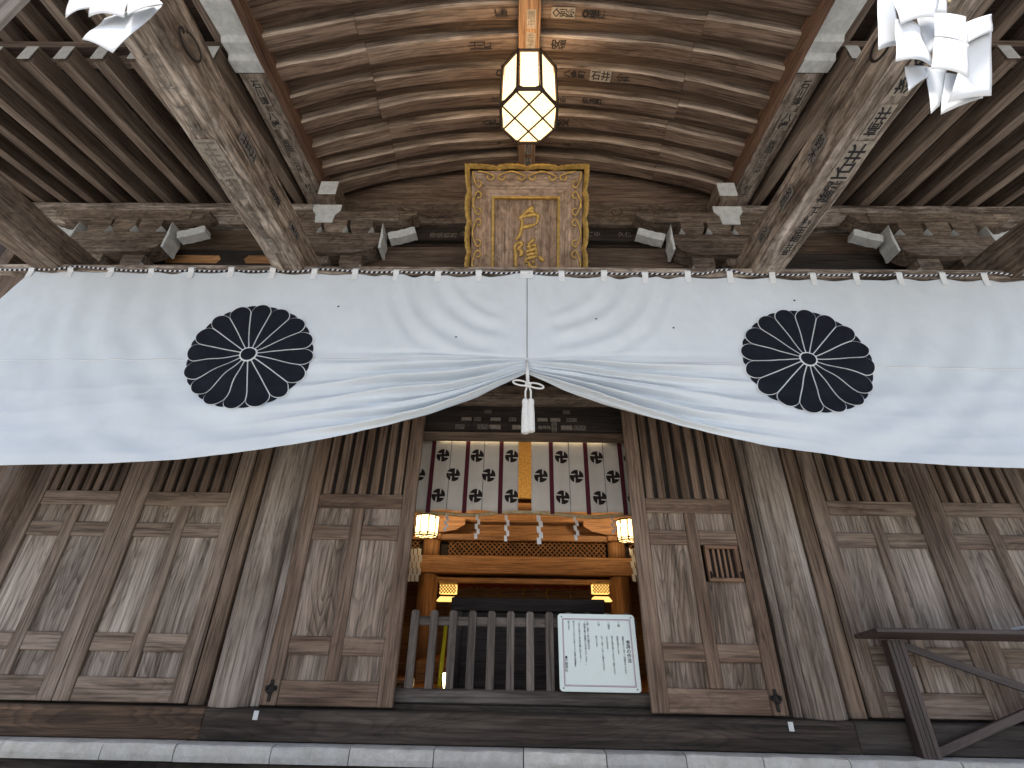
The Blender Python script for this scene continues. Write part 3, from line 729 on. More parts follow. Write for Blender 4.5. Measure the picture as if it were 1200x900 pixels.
# dark beam above the side walls with fresh repair pieces let in
for s_ in (-1, 1):
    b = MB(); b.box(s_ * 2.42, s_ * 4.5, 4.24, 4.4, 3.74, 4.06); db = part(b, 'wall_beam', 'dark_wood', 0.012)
    b = MB(); b.box(s_ * 2.42, s_ * 4.5, 4.3, 4.42, 4.065, 4.44); part(b, 'wall_board', 'wall_wood', 0.008)
    if s_ < 0:
        for x0, x1 in ((-4.28, -3.68), (-3.32, -2.72)):
            b = MB(); b.prism([(x0 - .04, 3.9), (x0, 3.96), (x1, 3.96), (x1 + .04, 3.9), (x1, 3.84), (x0, 3.84)], lambda u, v, t: (u, 4.234 + t, v), 0.02); part(b, 'repair_patch', 'fresh_wood', 0, db, label='fresh orange repair patch')
    else:
        t_ = Slips(db)
        for x, s in ((2.95, '御神燈'), (3.25, '代々講')):
            letter(t_, s, lambda u, v, l, x=x: (x + u, 4.3 - l, 4.2 + v), 0.1, 'ink', 0.02, False)
# rail the curtain hangs from
RAILY = 3.47
b = MB(); b.sweep([(-5.4 + i * 0.4, RAILY + 0.055, 3.085) for i in range(28)], 0.09, 0.105, 0.014, 0.005); part(b, 'curtain_rail', 'beam_wood', 0)
for x in (-2.24, 2.24, -4.66, 4.66):
    b = MB(); b.box(x - .03, x + .03, RAILY + .02, RAILY + .08, 3.139, 3.16); part(b, 'rail_hanger', 'iron', 0)

# ---- roof over everything
r_ = MB()
prof = [(-0.75, 5.02), (2.0, 5.7), (4.5, 6.7), (7.5, 8.4), (10.8, 6.4), (10.8, 6.2), (7.5, 8.1), (4.5, 6.45), (2.0, 5.5), (-0.75, 4.86)]
for x0, x1 in ((-7.4, -2.75), (2.75, 7.4)):
    r_.prism(prof, lambda u, v, t, x0=x0: (x0 + t, u, v), x1 - x0)
vr = [(y, max(z, 6.25 + 0.1 * y)) for y, z in prof[:5]]
r_.prism([(-0.75, 6.0), (4.5, 6.7), (7.5, 8.2), (10.8, 6.2), (10.8, 6.0), (7.5, 7.9), (4.5, 6.5), (-0.75, 5.8)], lambda u, v, t: (-2.748 + t, u, v), 5.496)
for x0 in (-2.85, 2.75): r_.prism([(-0.6, 4.6), (-0.6, 5.9), (4.4, 6.6), (4.4, 5.0)], lambda u, v, t, x0=x0: (x0 + t, u, v), 0.1)
part(r_, 'roof', 'roof_board_wood', 0)

# ---- inside of the hall
b = MB(); b.box(-6.2, 6.2, 10.5, 10.6, -0.7, 4.4, axis=0); part(b, 'back_wall', 'inner_wood', 0)
b = MB(); b.box(-6.2, 6.2, 4.45, 10.5, 3.4, 3.5, axis=0); part(b, 'inner_ceiling', 'inner_wood', 0)

# ------------------------------------------------------------------ inner shrine
inner = thing('inner_shrine', (0.08, 8.0, -0.56), 'glowing orange timber inner sanctuary seen through the open doorway', 'sanctuary')
I = inner; ox = 0.06
def ip(mb, name, mat, bevel=0.005, parent=None, **k): return mb.build(name, mat, parent or I, bevel=bevel, **k)
for x in (-1.46, 1.54):
    c = MB(); c.tube([(x, 8.0, z) for z in (-0.56, 0.2, 0.82)], 0.155, 20); ip(c, 'column', 'inner_wood', 0, smooth=True)
    c = MB(); c.tube([(x, 8.0, z) for z in (1.09, 1.34)], 0.14, 20); ip(c, 'column_head', 'inner_wood', 0, smooth=True)
    for z0, z1, w in ((1.34, 1.5, .34), (1.5, 1.62, .6)):
        c = MB(); c.box(x - w / 2, x + w / 2, 7.8, 8.2, z0 + .001, z1); ip(c, 'bracket_block', 'inner_wood', 0.02)
    sg = 1 if x < 0 else -1
    c = MB(); c.prism([(x, 1.63), (x + sg * .55, 1.63), (x + sg * .55, 1.54), (x + sg * .42, 1.46), (x + sg * .2, 1.42), (x, 1.42)], lambda u, v, t: (u, 7.7 + t, v), 0.1); ip(c, 'bracket_arm', 'inner_wood', 0.01)
c = MB(); c.box(-1.72, 1.80, 7.83, 8.17, 0.83, 1.09); ip(c, 'tie_beam', 'inner_wood', 0.012)
c = MB(); c.box(-1.6, 1.68, 7.95, 8.1, 0.70, 0.78); ip(c, 'lower_rail', 'inner_wood', 0.008)
c = MB(); c.box(-3, 3, 7.88, 8.12, 1.335, 1.43); ip(c, 'upper_rail', 'inner_wood', 0.008)
c = MB(); c.box(-3, 3, 7.9, 8.1, 1.635, 1.83); ip(c, 'upper_beam', 'inner_wood', 0.012)
c = MB(); c.box(-3, 3, 7.7, 7.895, 1.835, 1.9); ip(c, 'upper_rail', 'inner_wood', 0.008)
c = MB(); c.box(-3, 3, 8.3, 8.36, 1.0, 3.3); ip(c, 'upper_wall', 'inner_wood', 0)
lt = MB()
def lattice(mb, x0, x1, z0, z1, y, p=0.075, r=0.007):
    for sg in (1, -1):
        k = -1
        c0 = x0 - (z1 - z0)
        while c0 < x1 + (z1 - z0):
            a, d = (c0, z0), (c0 + (z1 - z0), z1)
            if sg < 0: a, d = (c0 + (z1 - z0), z0), (c0, z1)
            # clip to the frame
            def clip(a, d):
                (xa, za), (xb, zb) = a, d
                ts = [0, 1]
                for lim in (x0, x1):
                    pass
                t0, t1 = 0.0, 1.0; dx = xb - xa
                for lim, s in ((x0, 1), (x1, -1)):
                    va, vb = s * (xa - lim), s * (xb - lim)
                    if va < 0 and vb < 0: return None
                    if va < 0: t0 = max(t0, va / (va - vb))
                    if vb < 0: t1 = min(t1, va / (va - vb))
                if t1 - t0 < 0.02: return None
                return [(xa + dx * t, y + sg * r * .6, za + (zb - za) * t) for t in (t0, t1)]
            q = clip(a, d)
            if q: mb.tube(q, r, 4)
            c0 += p
lattice(lt, -1.18, 1.36, 1.095, 1.333, 8.0)
ip(lt, 'lattice_panel', 'inner_wood', 0)
lt = MB(); lattice(lt, -2.4, -1.66, 1.095, 1.333, 8.0); lattice(lt, 1.74, 2.4, 1.095, 1.333, 8.0); ip(lt, 'lattice_panel', 'inner_wood', 0)
c = MB(); c.box(-2.6, 2.6, 8.2, 8.24, 1.05, 1.36); ip(c, 'lattice_backing', 'dark_wood', 0)
c = MB()
c.box(-1.25, 1.35, 8.9, 8.94, 0.2, 0.72)
ip(c, 'red_hanging', 'inner_wood', 0)
c = MB()
K = 60
c.grid(lambda u, v: (-1.6 + 3.3 * u, 8.84 + 0.02 * sin(u * 130), 0.86 - v * (0.13 + 0.035 * abs(sin(u * 44)))), 200, 3); ip(c, 'valance', 'red_brocade', 0, solid=0.006)
c = MB()
for i in range(7):
    x = -1.15 + 0.4 * i
    c.tube([(x + 0.012 * sin(k * 2.2), 8.8, 0.72 - 0.04 * k) for k in range(8)], 0.018, 6)
ip(c, 'gold_braid', 'gold_leaf', 0)
c = MB(); c.box(-2.6, 2.6, 9.2, 9.25, -0.56, 1.0, axis=0); ip(c, 'sanctum_wall', 'inner_wood', 0)
c = MB(); c.box(-0.16, 0.26, 8.2, 8.28, 2.1, 3.2); ip(c, 'gilt_hanging', 'gold_brocade', 0)
c = MB(); c.box(-1.35, 1.45, 7.0, 9.2, -0.56, -0.3); ip(c, 'dais', 'inner_wood', 0.02)

def lantern(name, x, y, z0, R, h, n, label, cat, group, pm, energy, col, spread=1.0, bars=True, grid=True):
    """many sided framed lantern: posts, rings, lit paper, crossed bars over the open bottom, roof plate and hook"""
    o = thing(name, (x, y, z0), label, cat, group)
    def P(a, r, z): return (x + r * cos(a), y + r * sin(a), z)
    A = [2 * pi * (i + 0.5) / n + pi / 2 for i in range(n)]
    fr = MB(); tt = R * 0.058
    for zz in (z0, z0 + h): fr.tube([P(a, R, zz) for a in A], tt, 6, closed=True)
    for a in A: fr.tube([P(a, R * 1.0, z0 - tt * 1.2), P(a, R, z0 + h + tt)], tt * 0.95, 6)
    fr.build('frame', 'lantern_frame', o)
    for i in range(n):
        a, c = A[i], A[(i + 1) % n]
        p = MB(); e = 0.0
        rr = R * 0.965
        p0, p1 = Vector(P(a, rr, z0 + tt)), Vector(P(c, rr, z0 + tt)); dz = Vector((0, 0, h - 2 * tt))
        d = (p1 - p0) * 0.1
        p.add([p0 + d, p1 - d, p1 - d + dz, p0 + d + dz], [(0, 1, 2, 3)]); p.build('paper_pane', pm, o, solid=0.002)
    bt = MB(); bt.add([P(a, R * 0.93, z0 + tt * .5) for a in A], [tuple(range(n))]); bt.build('bottom_pane', pm, o, solid=0.002)
    if grid:
        gb_ = MB()
        for k in (-0.33, 0.33):
            for dx, dy in ((1, 1), (1, -1)):
                u = Vector((dx, dy, 0)).normalized(); nn = Vector((-u.y, u.x, 0))
                c0 = Vector((x, y, z0 - tt * .6)) + nn * k * R; hl = sqrt(max(0.01, (0.95 * R) ** 2 - (k * R) ** 2))
                gb_.tube([c0 - u * hl, c0 + u * hl], tt * 0.5, 5)
        gb_.build('bottom_grille', 'lantern_frame', o)
        # small cloud shaped corner trims under the panes
        tr = MB()
        for i in range(n):
            a, c = A[i], A[(i + 1) % n]
            p0, p1 = Vector(P(a, R * 1.0, z0 + .02)), Vector(P(c, R * 1.0, z0 + .02)); d = p1 - p0; U = Vector((0, 0, 1)) * (R * 0.13)
            tr.add([p0, p0 + d * .5, p1, p1 + U, p1 - d * .12 + U * .9, p1 - d * .25 + U * .35, p0 + d * .25 + U * .35, p0 + d * .12 + U * .9, p0 + U], [tuple(range(9))])
        tr.build('trim', 'lantern_frame', o, solid=0.008)
    rf = MB(); rf.tube([(x, y, z0 + h * 1.45), (x, y, z0 + h * 1.75)], R * 0.05, 6)
    rf.tube([(x + R * .35 * cos(t), y, z0 + h * 1.45 - R * .0 + R * .35 * (sin(t) - 1) * .5) for t in [pi * k / 8 for k in range(9)]], R * .04, 5)
    rf.build('hook', 'lantern_frame', o)
    ld = bpy.data.lights.new(name + '_bulb', 'POINT'); ld.energy = energy; ld.color = col; ld.shadow_soft_size = R * 0.4
    lo = bpy.data.objects.new('bulb', ld); COL.objects.link(lo); lo.parent = o; lo.location = (0, 0, h * 1.12)
    return o
lantern('hanging_lantern', 0.0, 2.58, 4.05, 0.265, 0.60, 8, 'large lit eight sided lantern with latticed bottom hanging above the gold plaque', 'lantern', None, 'lantern_paper', 7.5, (1.0, 0.68, 0.38))
lantern('round_lantern', -1.29, 6.5, 1.14, 0.16, 0.26, 10, 'lit round lantern behind the left door leaf, white hot with its shade overexposed', 'lantern', None, 'inner_lantern_paper', 44, (1.0, 0.7, 0.4), grid=True)
lantern('round_lantern', 1.43, 6.5, 1.12, 0.16, 0.26, 10, 'lit round lantern with dark ribs beside the right door leaf', 'lantern', None, 'inner_lantern_paper', 44, (1.0, 0.7, 0.4), grid=True)
# added glowing strip over the short curtain, no known lamp; lights the interior
tl = thing('glow_strip', (0, 4.56, 1.78), 'long thin added glowing strip above the crested short curtains', 'lamp')
c = MB(); c.tube([(-0.87, 4.555, 1.779), (0.83, 4.555, 1.779)], 0.009, 8); c.build('tube', 'strip_glow', tl)
c = MB(); c.box(-0.9, 0.87, 4.54, 4.572, 1.79, 1.83); c.build('strip_mount', 'inner_wood', tl)

# ------------------------------------------------------------------ short curtains with crest discs
def noren(x0, x1, stripes, halfseams, discs, label):
    o = thing('short_curtain', ((x0 + x1) / 2, 4.6, 1.045), label, 'curtain', 'short crested curtains in the doorway')
    Y = 4.58; zt, zb = 1.775, 1.048
    def yy(x, z): return Y + 0.012 * sin(x * 17.9) * (0.3 + (zt - z)) + 0.004 * sin(x * 40 + z * 3)
    c = MB(); c.grid(lambda u, v: (x0 + (x1 - x0) * u, yy(x0 + (x1 - x0) * u, zt + (zb - zt) * v), zt + (zb - zt) * v + 0.004 * sin(u * 21)), 40, 10)
    c.build('cloth_panel', 'noren_cloth', o, smooth=True, solid=0.002, fix=False)
    for sx in stripes:
        s = MB(); s.grid(lambda u, v: (sx + 0.042 * (u - .5), yy(sx, zt - .74 * v) - 0.006, zt + 0.005 - (zt - zb + 0.03) * v), 2, 10); s.build('ribbon', 'maroon_cloth', o, solid=0.002, fix=False)
    for sx in halfseams:
        s = MB(); s.grid(lambda u, v: (sx + 0.006 * (u - .5), yy(sx, zt - .73 * v) - 0.004, zt - (zt - zb) * v), 1, 10); s.build('seam', 'shadow_line', o, solid=0.001, fix=False)
    for dx, dz in discs:
        d = MB(); r = 0.067
        pos = lambda u, v, l: (dx + u, yy(dx + u, dz + v) - l, dz + v)
        d.add([pos(0, 0, .006)] + [pos(r * cos(a), r * sin(a), .006) for a in [2 * pi * i / 24 for i in range(24)]], [(0, 1 + i, 1 + (i + 1) % 24) for i in range(24)], None, 'black_dye')
        for q in range(4):
            rect = [(.2 * r, .22 * r), (.34 * r, .2 * r), (.42 * r, .93 * r), (.2 * r, 1.0 * r)]
            for _ in range(q): rect = [(-b_, a) for a, b_ in rect]
            d.add([pos(u, v, .0085) for u, v in rect], [(0, 1, 2, 3)], None, 'noren_cloth')
        d.build('crest_disc', None, o, fix=False)
    return o
zD = (1.60, 1.40, 1.19)
noren(-1.2, -0.06, (-0.93, -0.58, -0.235), (-0.75, -0.41), [(-0.83, zD[0]), (-0.71, zD[1]), (-0.84, zD[2]), (-0.48, zD[0]), (-0.355, zD[1]), (-0.475, zD[2]), (-0.13, zD[0]), (-0.125, zD[2]), (-1.06, zD[1])],
      'short pale curtain with dark crest discs left of the gap in the doorway')
noren(0.07, 1.2, (0.27, 0.62, 0.97), (0.45, 0.8), [(0.165, zD[1]), (0.375, zD[0]), (0.52, zD[1]), (0.375, zD[2]), (0.73, zD[0]), (0.88, zD[1]), (0.735, zD[2]), (1.07, zD[0]), (1.07, zD[2])],
      'short pale curtain with dark crest discs right of the gap in the doorway')
c = MB(); c.tube([(-1.25, 4.60, 1.785), (1.25, 4.60, 1.785)], 0.012, 8); tag(c.build('curtain_rod', 'dark_wood'), 'slim dark rod carrying the two short crested curtains', 'rod')

# paper strips below the short curtains, on a straw rope
c = MB(); c.tube([(-1.3 + 0.13 * i, 5.0 + 0.01 * sin(i * 1.3), 1.12 + 0.02 * cos(i * .31 * 2)) for i in range(21)], 0.02, 7); tag(c.build('straw_rope', 'straw', smooth=True), 'straw rope stretched behind the short crested curtains', 'rope')
PS = [(524, 'first'), (560, ''), (594, ''), (632, ''), (674, ''), (717, '')]
lab = ['short torn paper strip under the far left curtain panel', 'paper strip below the second ribbon from the left', 'thin paper strip at the right edge of the left short curtain', 'widest and longest paper strip, just right of the curtain gap',
       'paper strip under the middle of the right short curtain', 'short narrow paper strip next to the right door leaf']
LN = [0.17, 0.24, 0.26, 0.28, 0.24, 0.17]; WD = [.03, .03, .03, .042, .032, .024]
for i, (px, _) in enumerate(PS):
    X = at(px, 610, 5.0).x; s = MB()
    z = 1.10
    for k in range(5):
        h = LN[i] / 4.2; off = (0.010 if k % 2 else -0.010); w_ = WD[i]
        s.add([(X + off - w_/2, 4.97 - .008 * k, z), (X + off + w_/2, 4.975 - .008 * k, z - .004), (X + off + w_/2 + .004, 4.96 - .008 * k, z - h), (X + off - w_/2 + .004, 4.955 - .008 * k, z - h)], [(0, 1, 2, 3)])
        z -= h * .86
    tag(s.build('paper_strip', 'paper', solid=0.002, fix=False), lab[i], 'paper strip', 'paper strips below the short curtains')
# paper streamer bunches inside at both door edges
for px, lb in ((485, 'bunch of white paper streamers by the left orange column'), (743, 'bunch of white paper streamers at the right door edge')):
    o = thing('streamer_bunch', at(px, 665, 6.8), lb, 'paper streamer', 'paper streamer bunches inside the hall'); c0 = at(px, 650, 6.8)
    for k in range(3):
        s = MB(); z = c0.z + 0.08; xx = c0.x - .06 + .06 * k
        for j in range(5):
            s.add([(xx + .02 * (j % 2), 6.8 - .02 * k, z), (xx + .045 + .02 * (j % 2), 6.79 - .02 * k, z - .01), (xx + .05 + .02 * (j % 2), 6.78 - .02 * k, z - .1), (xx + .005 + .02 * (j % 2), 6.79 - .02 * k, z - .09)], [(0, 1, 2, 3)]); z -= .082
        s.build('paper_strip', 'paper', o, solid=0.002, fix=False)
# small gilt lanterns deep inside
for px, lb in ((524, 'small gilt lattice lantern deep inside next to the left orange column'), (705, 'small gilt lattice lantern deep inside above the notice sign')):
    a = at(px, 700, 7.4); o = thing('gilt_lantern', a, lb, 'lantern', 'gilt lanterns deep inside the hall')
    s = MB(); lattice(s, a.x - .12, a.x + .12, a.z + .05, a.z + .17, 7.4, 0.045, 0.006); s.build('lattice', 'gold_leaf', o)
    s = MB(); s.box(a.x - .12, a.x + .12, 7.42, 7.55, a.z + .05, a.z + .17); s.build('lamp_box', 'gilt_light', o)
    s = MB(); s.prism([(a.x - .15, a.z - .05), (a.x + .15, a.z - .05), (a.x + .1, a.z + .01), (a.x - .1, a.z + .01)], lambda u, v, t: (u, 7.38 + t, v), .2); s.build('lamp_foot', 'gilt_light', o)
    s = MB(); s.box(a.x - .13, a.x + .13, 7.37, 7.57, a.z + .175, a.z + .2); s.build('lamp_roof', 'gold_leaf', o)

# ------------------------------------------------------------------ offering box
ob = thing('offering_box', (0.06, 5.6, -0.56), 'big black offering box behind the picket gate', 'offering box')
c = MB(); c.box(-0.72, 0.82, 5.2, 6.0, 0.2, 0.325); c.build('lid', 'black_lacquer' if False else 'dark_wood', ob, bevel=0.01)
c = MB(); c.box(-0.62, 0.74, 5.24, 5.96, -0.56, 0.198); c.build('body', 'black_box', ob, bevel=0.01) if False else c.build('body', 'dark_wood', ob, bevel=0.01)
for x in (-0.66, 0.76):
    c = MB(); c.box(x - .06, x + .06, 5.19, 5.6, -0.56, 0.196); c.build('leg', 'dark_wood', ob, bevel=0.008)
# green cloth streamer and small lamp at the left of the box
s = MB(); a = at(521, 755, 6.6)
s.grid(lambda u, v: (a.x + .045 * (u - .5) - .03 * v, 6.6 + .01 * sin(v * 9 + u * 3), a.z + .25 - .75 * v), 4, 12); tag(s.build('cloth_streamer', 'green_cloth', smooth=True, solid=0.003, fix=False), 'narrow yellow green cloth streamer hanging behind the left pickets', 'streamer')
a = at(525, 800, 5.9); o = thing('small_lamp', (a.x, 5.9, a.z - .12), 'small bright white lamp glowing low behind the left pickets', 'lamp')
glow('small_lamp_glass', (1.0, 0.75, 0.4), 9.0, False)
s = MB(); s.tube([(a.x, 5.9, a.z + z) for z in (-.075, -.05, 0, .06, .085)], [.03, .045, .055, .062, .062], 12); s.build('shade', 'small_lamp_glass', o, smooth=True)
s = MB(); s.tube([(a.x, 5.9, a.z + z) for z in (-.12, -.1, -.076)], [.05, .02, .02], 10); s.build('foot', 'gold_leaf', o)
# small wooden fortune box lower left
a = at(473, 803, 5.0); o = thing('wooden_box', (a.x, 5.1, -0.56), 'small orange wooden box at the foot of the left door, written on its front', 'box')
s = MB(); s.box(a.x - .10, a.x + .055, 5.0, 5.2, -0.56, a.z + .04); s.build('body', 'inner_wood', o, bevel=0.006)
s = MB(); letter(s, '守', lambda u, v, l: (a.x - .02 + u, 5.0 - l, a.z - .02 + v), .09, 'ink', .01); s.build('lettering', None, o, fix=False)

# ------------------------------------------------------------------ picket gate and sign
pg = thing('picket_gate', (0, 4.38, -0.51), 'low grey wooden picket gate closing the doorway', 'gate')
c = MB(); c.box(-1.02, 1.02, 4.33, 4.45, -0.477, -0.385); c.build('bottom_rail', 'gate_wood', pg, bevel=0.008)
c = MB(); c.box(-0.95, 0.93, 4.385, 4.42, 0.055, 0.125); c.build('top_rail', 'gate_wood', pg, bevel=0.005)
pk = MB(); pk.prism([(-0.031, -0.384), (0.031, -0.384), (0.031, 0.155), (0.018, 0.17), (-0.018, 0.17), (-0.031, 0.155)], lambda u, v, t: (u, 4.35 + t, v), 0.034)
p0 = pk.build('picket', 'gate_wood', pg, bevel=0.004)
for i in range(12):
    d = -0.905 + 0.159 * i
    if i == 0: p0.location.x += d; WLOC[p0] = WLOC[p0] + Vector((d, 0, 0)); base = d
    else: dup(p0, (d - base, 0, 0), pg)
sg = thing('notice_sign', (0.59, 4.31, -0.385), 'glossy white notice board of worship rules hung on the picket gate', 'sign')
sx0, sx1, sz0, sz1 = 0.275, 0.898, -0.378, 0.158
def rr(x0, x1, z0, z1, r, n=5):
    o = []
    for cx, cz, a0 in ((x1 - r, z1 - r, 0), (x0 + r, z1 - r, 90), (x0 + r, z0 + r, 180), (x1 - r, z0 + r, 270)):
        for k in range(n + 1): a = radians(a0 + 90 * k / n); o.append((cx + r * cos(a), cz + r * sin(a)))
    return o
SY = 4.285
def tilt(u, v, l): return (u, SY + 0.03 * (v - sz0) / (sz1 - sz0) - l, v)
c = MB(); c.prism(rr(sx0, sx1, sz0, sz1, .025), lambda u, v, t: tilt(u, v, -t), 0.022); c.build('board', 'sign_board', sg, bevel=0.004)
c = MB()
for ins, wd in ((0.034, 0.005), (0.042, 0.0025)):
    a = rr(sx0 + ins, sx1 - ins, sz0 + ins, sz1 - ins, .006, 2); d = rr(sx0 + ins + wd, sx1 - ins - wd, sz0 + ins + wd, sz1 - ins - wd, .004, 2); n = len(a)
    c.add([tilt(u, v, .002) for u, v in a + d], [(i, (i + 1) % n, n + (i + 1) % n, n + i) for i in range(n)])
c.build('border_line', 'sign_line', sg, fix=False)
c = MB(); W_, H_ = sx1 - sx0, sz1 - sz0
def colm(s, zx, zy0, size, mat='ink', bold=0.004):
    # zx, zy0: position inside the board in thousandths from its top left corner
    c = MB(); vs, fs = glyphs('\n'.join(s), bold)
    us = [a for a, _ in vs]; ws = [b_ for _, b_ in vs]; cu = (min(us) + max(us)) / 2; top = max(ws)
    c.add([tilt(sx0 + W_ * zx / 1000 + (u - cu) * size, sz1 - H_ * zy0 / 1000 + (v - top) * size, .002) for u, v in vs], fs, None, mat)
    c.build('lettering', None, sg, fix=False)
colm('参拝の作法', 890, 340, .034, bold=.012)
colm('二拝', 790, 105, .021); colm('姿勢を正して深く二回頭を下げます', 830, 290, .0175); colm('背筋を伸ばします', 760, 290, .0175)
colm('二拍手', 660, 105, .021); colm('両手を胸の高さで合わせ二度打ちます', 690, 290, .0170); colm('心を込めます', 625, 290, .0175)
colm('一拝', 530, 105, .021); colm('もう一度ていねいに頭を下げます', 560, 290, .0175); colm('終わります', 490, 290, .0175)
colm('二拝二拍手一拝の御作法は', 385, 95, .0185); colm('「神様を敬い感謝の心をあらわします」', 345, 95, .0185); colm('「日々の幸せと平安を願い祈ります」', 275, 95, .0185); colm('真心をもって静かにお参り下さい皆様の御健康を', 205, 95, .0160); colm('祈ります', 140, 95, .0185)
colm('●戸隠神社', 92, 560, .024)
c = MB()
for u, v in ((sx0 + .03, sz0 + .022), (sx1 - .03, sz0 + .022), (sx0 + .03, sz1 - .022), (sx1 - .03, sz1 - .022)):
    p = tilt(u, v, 0); c.tube([(p[0], p[1] + .001, p[2]), (p[0], p[1] - .004, p[2])], .005, 8)
c.build('screw', 'iron', sg)

# ------------------------------------------------------------------ the great white curtain
BT = [(-6.2, 1.03), (-5.0, 1.045), (-4.029, 1.065), (-3.636, 1.077), (-3.244, 1.088), (-2.728, 1.122), (-2.092, 1.213), (-1.455, 1.356), (-0.8, 1.54), (-0.398, 1.713), (-0.191, 1.834), (0.0, 1.94), (0.233, 1.839), (0.577, 1.701), (0.91, 1.583), (1.233, 1.476), (1.861, 1.306), (2.479, 1.205), (3.099, 1.159), (3.724, 1.148), (5.0, 1.12), (6.2, 1.12)]
def lerp_tab(T, x):
    for (a, fa), (b_, fb) in zip(T[:-1], T[1:]):
        if x <= b_:
            t = (x - a) / (b_ - a); return fa + (fb - fa) * t
    return T[-1][1]
def smooth_tab(T, x, w=0.07):
    return sum(lerp_tab(T, x + w * k) for k in (-1, 0, 1)) / 3 if abs(x) > w else lerp_tab(T, x)
CL, CR = -5.05, 5.1
TABX = [-4.765 + 0.392 * i for i in range(25)]
ZR = 3.045
def ztop(x):
    z = 3.0 - 0.004 * (x + 1)
    # slight sag between tabs
    ph = ((x - TABX[0]) / 0.392) % 1.0
    z -= 0.012 * sin(pi * ph)
    if x < TABX[0]: z = 3.0 - 2.2 * (TABX[0] - x) * 1.0
    if x > TABX[-1]: z -= 1.2 * (x - TABX[-1])
    if abs(x) < 0.35: z += 0.05 * (1 - abs(x) / 0.35)
    return max(z, 2.35)
def zseam(x): return 2.075 - 0.012 * abs(x)
def sstep(a, b_, t):
    t = min(1, max(0, (t - a) / (b_ - a))); return t * t * (3 - 2 * t)
def cloth(x, v, lift=0.0):
    zt, zb, zm = ztop(x), smooth_tab(BT, x), zseam(x)
    if v < 0.5: z = zt + (zm - zt) * (v / 0.5)
    else: z = zm + (zb - zm) * ((v - 0.5) / 0.5)
    return cloth_xz(x, z, lift, v)
def cloth_xz(x, z, lift=0.0, v=None):
    zt, zb, zm = ztop(x), smooth_tab(BT, x), zseam(x)
    q = (zm - z) / max(0.05, zm - zb)                   # 0 at the seam, 1 at the hem
    ax = abs(x)
    y = RAILY - 0.015
    # gathered folds fanning from the tied-up centre
    amp = 0.062 * (1 - 0.93 * sstep(0.8, 2.6, ax)) * (0.25 + 0.75 * sstep(0.0, 0.45, ax)) * (1 - 0.6 * math.exp(-((ax - 2.38) / 0.6) ** 2))
    if q > -0.5:
        qq = max(q, -0.5)
        ph = 2 * pi * (3.6 * qq + 0.5 * noise.noise(Vector((x * 1.1, qq * 2.1, 3.3))) + 0.9 * qq * qq)
        env = sstep(-0.30, 0.35, q) * (1 - 0.25 * sstep(.9, 1.0, q))
        y -= amp * env * ((1.3 - 2.6 * abs(sin(ph / 2)) ** 1.1) * 0.55 + 0.40 * (1 - 0.8 * sstep(0.8, 1.9, ax)) * sin(2.3 * ph + 1.3 * sin(x * 2)))
        # long shallow continuations of the folds far from the centre
        far = sstep(0.8, 1.8, ax) * (1 - sstep(3.6, 5, ax))
        y -= 0.009 * far * env * sin(2 * pi * (1.9 * qq + 0.30 * (ax - 2)) + 3 * noise.noise(Vector((x * .8, z * 1.2, 7))))
    # soft swags below the middle of the rail, and wider ones round the crests
    r1 = hypot(ax - 0.1, z - 3.2); w1 = noise.noise(Vector((x * 1.2, z * 1.2, 5.5)))
    y -= 0.013 * sstep(0.5, 0.75, r1) * (1 - sstep(1.15, 1.5, r1)) * sstep(0.12, 0.4, ax) * sin(2 * pi * r1 / 0.21 + 3.5 * w1) * sstep(2.0, 2.2, z)
    r2 = hypot((ax - 2.05) * 0.9, z - 2.95); w2 = noise.noise(Vector((x * .9, z * .9, 8.5)))
    y -= 0.008 * sstep(0.75, 1.1, r2) * (1 - sstep(1.9, 2.3, r2)) * sstep(1.9, 2.4, ax) * sin(2 * pi * r2 / 0.27 + 4.5 * w2) * sstep(0.9, 1.25, z)
    y -= 0.006 * sin(2 * pi * (0.62 * x + 0.30 * z) + 2.5 * noise.noise(Vector((x * .7, z * .5, 1)))) * sstep(1.8, 3.2, ax)
    y -= 0.03 * noise.noise(Vector((x * .55, z * .7, 9.1)))
    # tugging at the tabs
    ph = ((x - TABX[0]) / 0.392) % 1.0
    y -= 0.006 * cos(2 * pi * ph) * sstep(zt - 0.35, zt, z)
    # fine creases
    y -= 0.010 * noise.noise(Vector((x * 1.6 + z * .8, (z - 0.35 * ax) * 5.5, 2.2))) * sstep(-.4, .4, q)
    y -= 0.007 * noise.noise(Vector((x * 7 + z * 2.5 * (1 if x > 0 else -1), z * 1.3, 4.4)))
    y -= 0.0035 * noise.noise(Vector((x * 13, z * 9, 6.1)))
    # the hem swings a little forward
    y -= 0.05 * sstep(0.5, 1.0, (3.0 - z) / 2.0)
    return (x, y - lift, z)
cu = thing('shrine_curtain', (0, RAILY, 1.0), 'wide white shrine curtain with two black chrysanthemum crests, tied up in the middle', 'curtain')
XS = []
x = CL
while x < CR: XS.append(x); x += 0.014 if abs(x) < 1.6 else 0.028
XS.append(CR)
c = MB(); NV = 190
vs = [cloth(xx, j / NV) for j in range(NV + 1) for xx in XS]; nx = len(XS)
c.add(vs, [(j * nx + i, j * nx + i + 1, (j + 1) * nx + i + 1, (j + 1) * nx + i) for j in range(NV) for i in range(nx - 1)])
c.build('cloth', 'cloth', cu, smooth=True, solid=0.0015, fix=False)
s = MB(); s.grid(lambda u, v: cloth_xz(CL + .1 + (CR - CL - .2) * u, zseam(CL + .1 + (CR - CL - .2) * u) + 0.008 - 0.012 * v, 0.0035), 500, 1); s.build('seam', 'seam_cloth', cu, smooth=True, solid=0.001, fix=False)
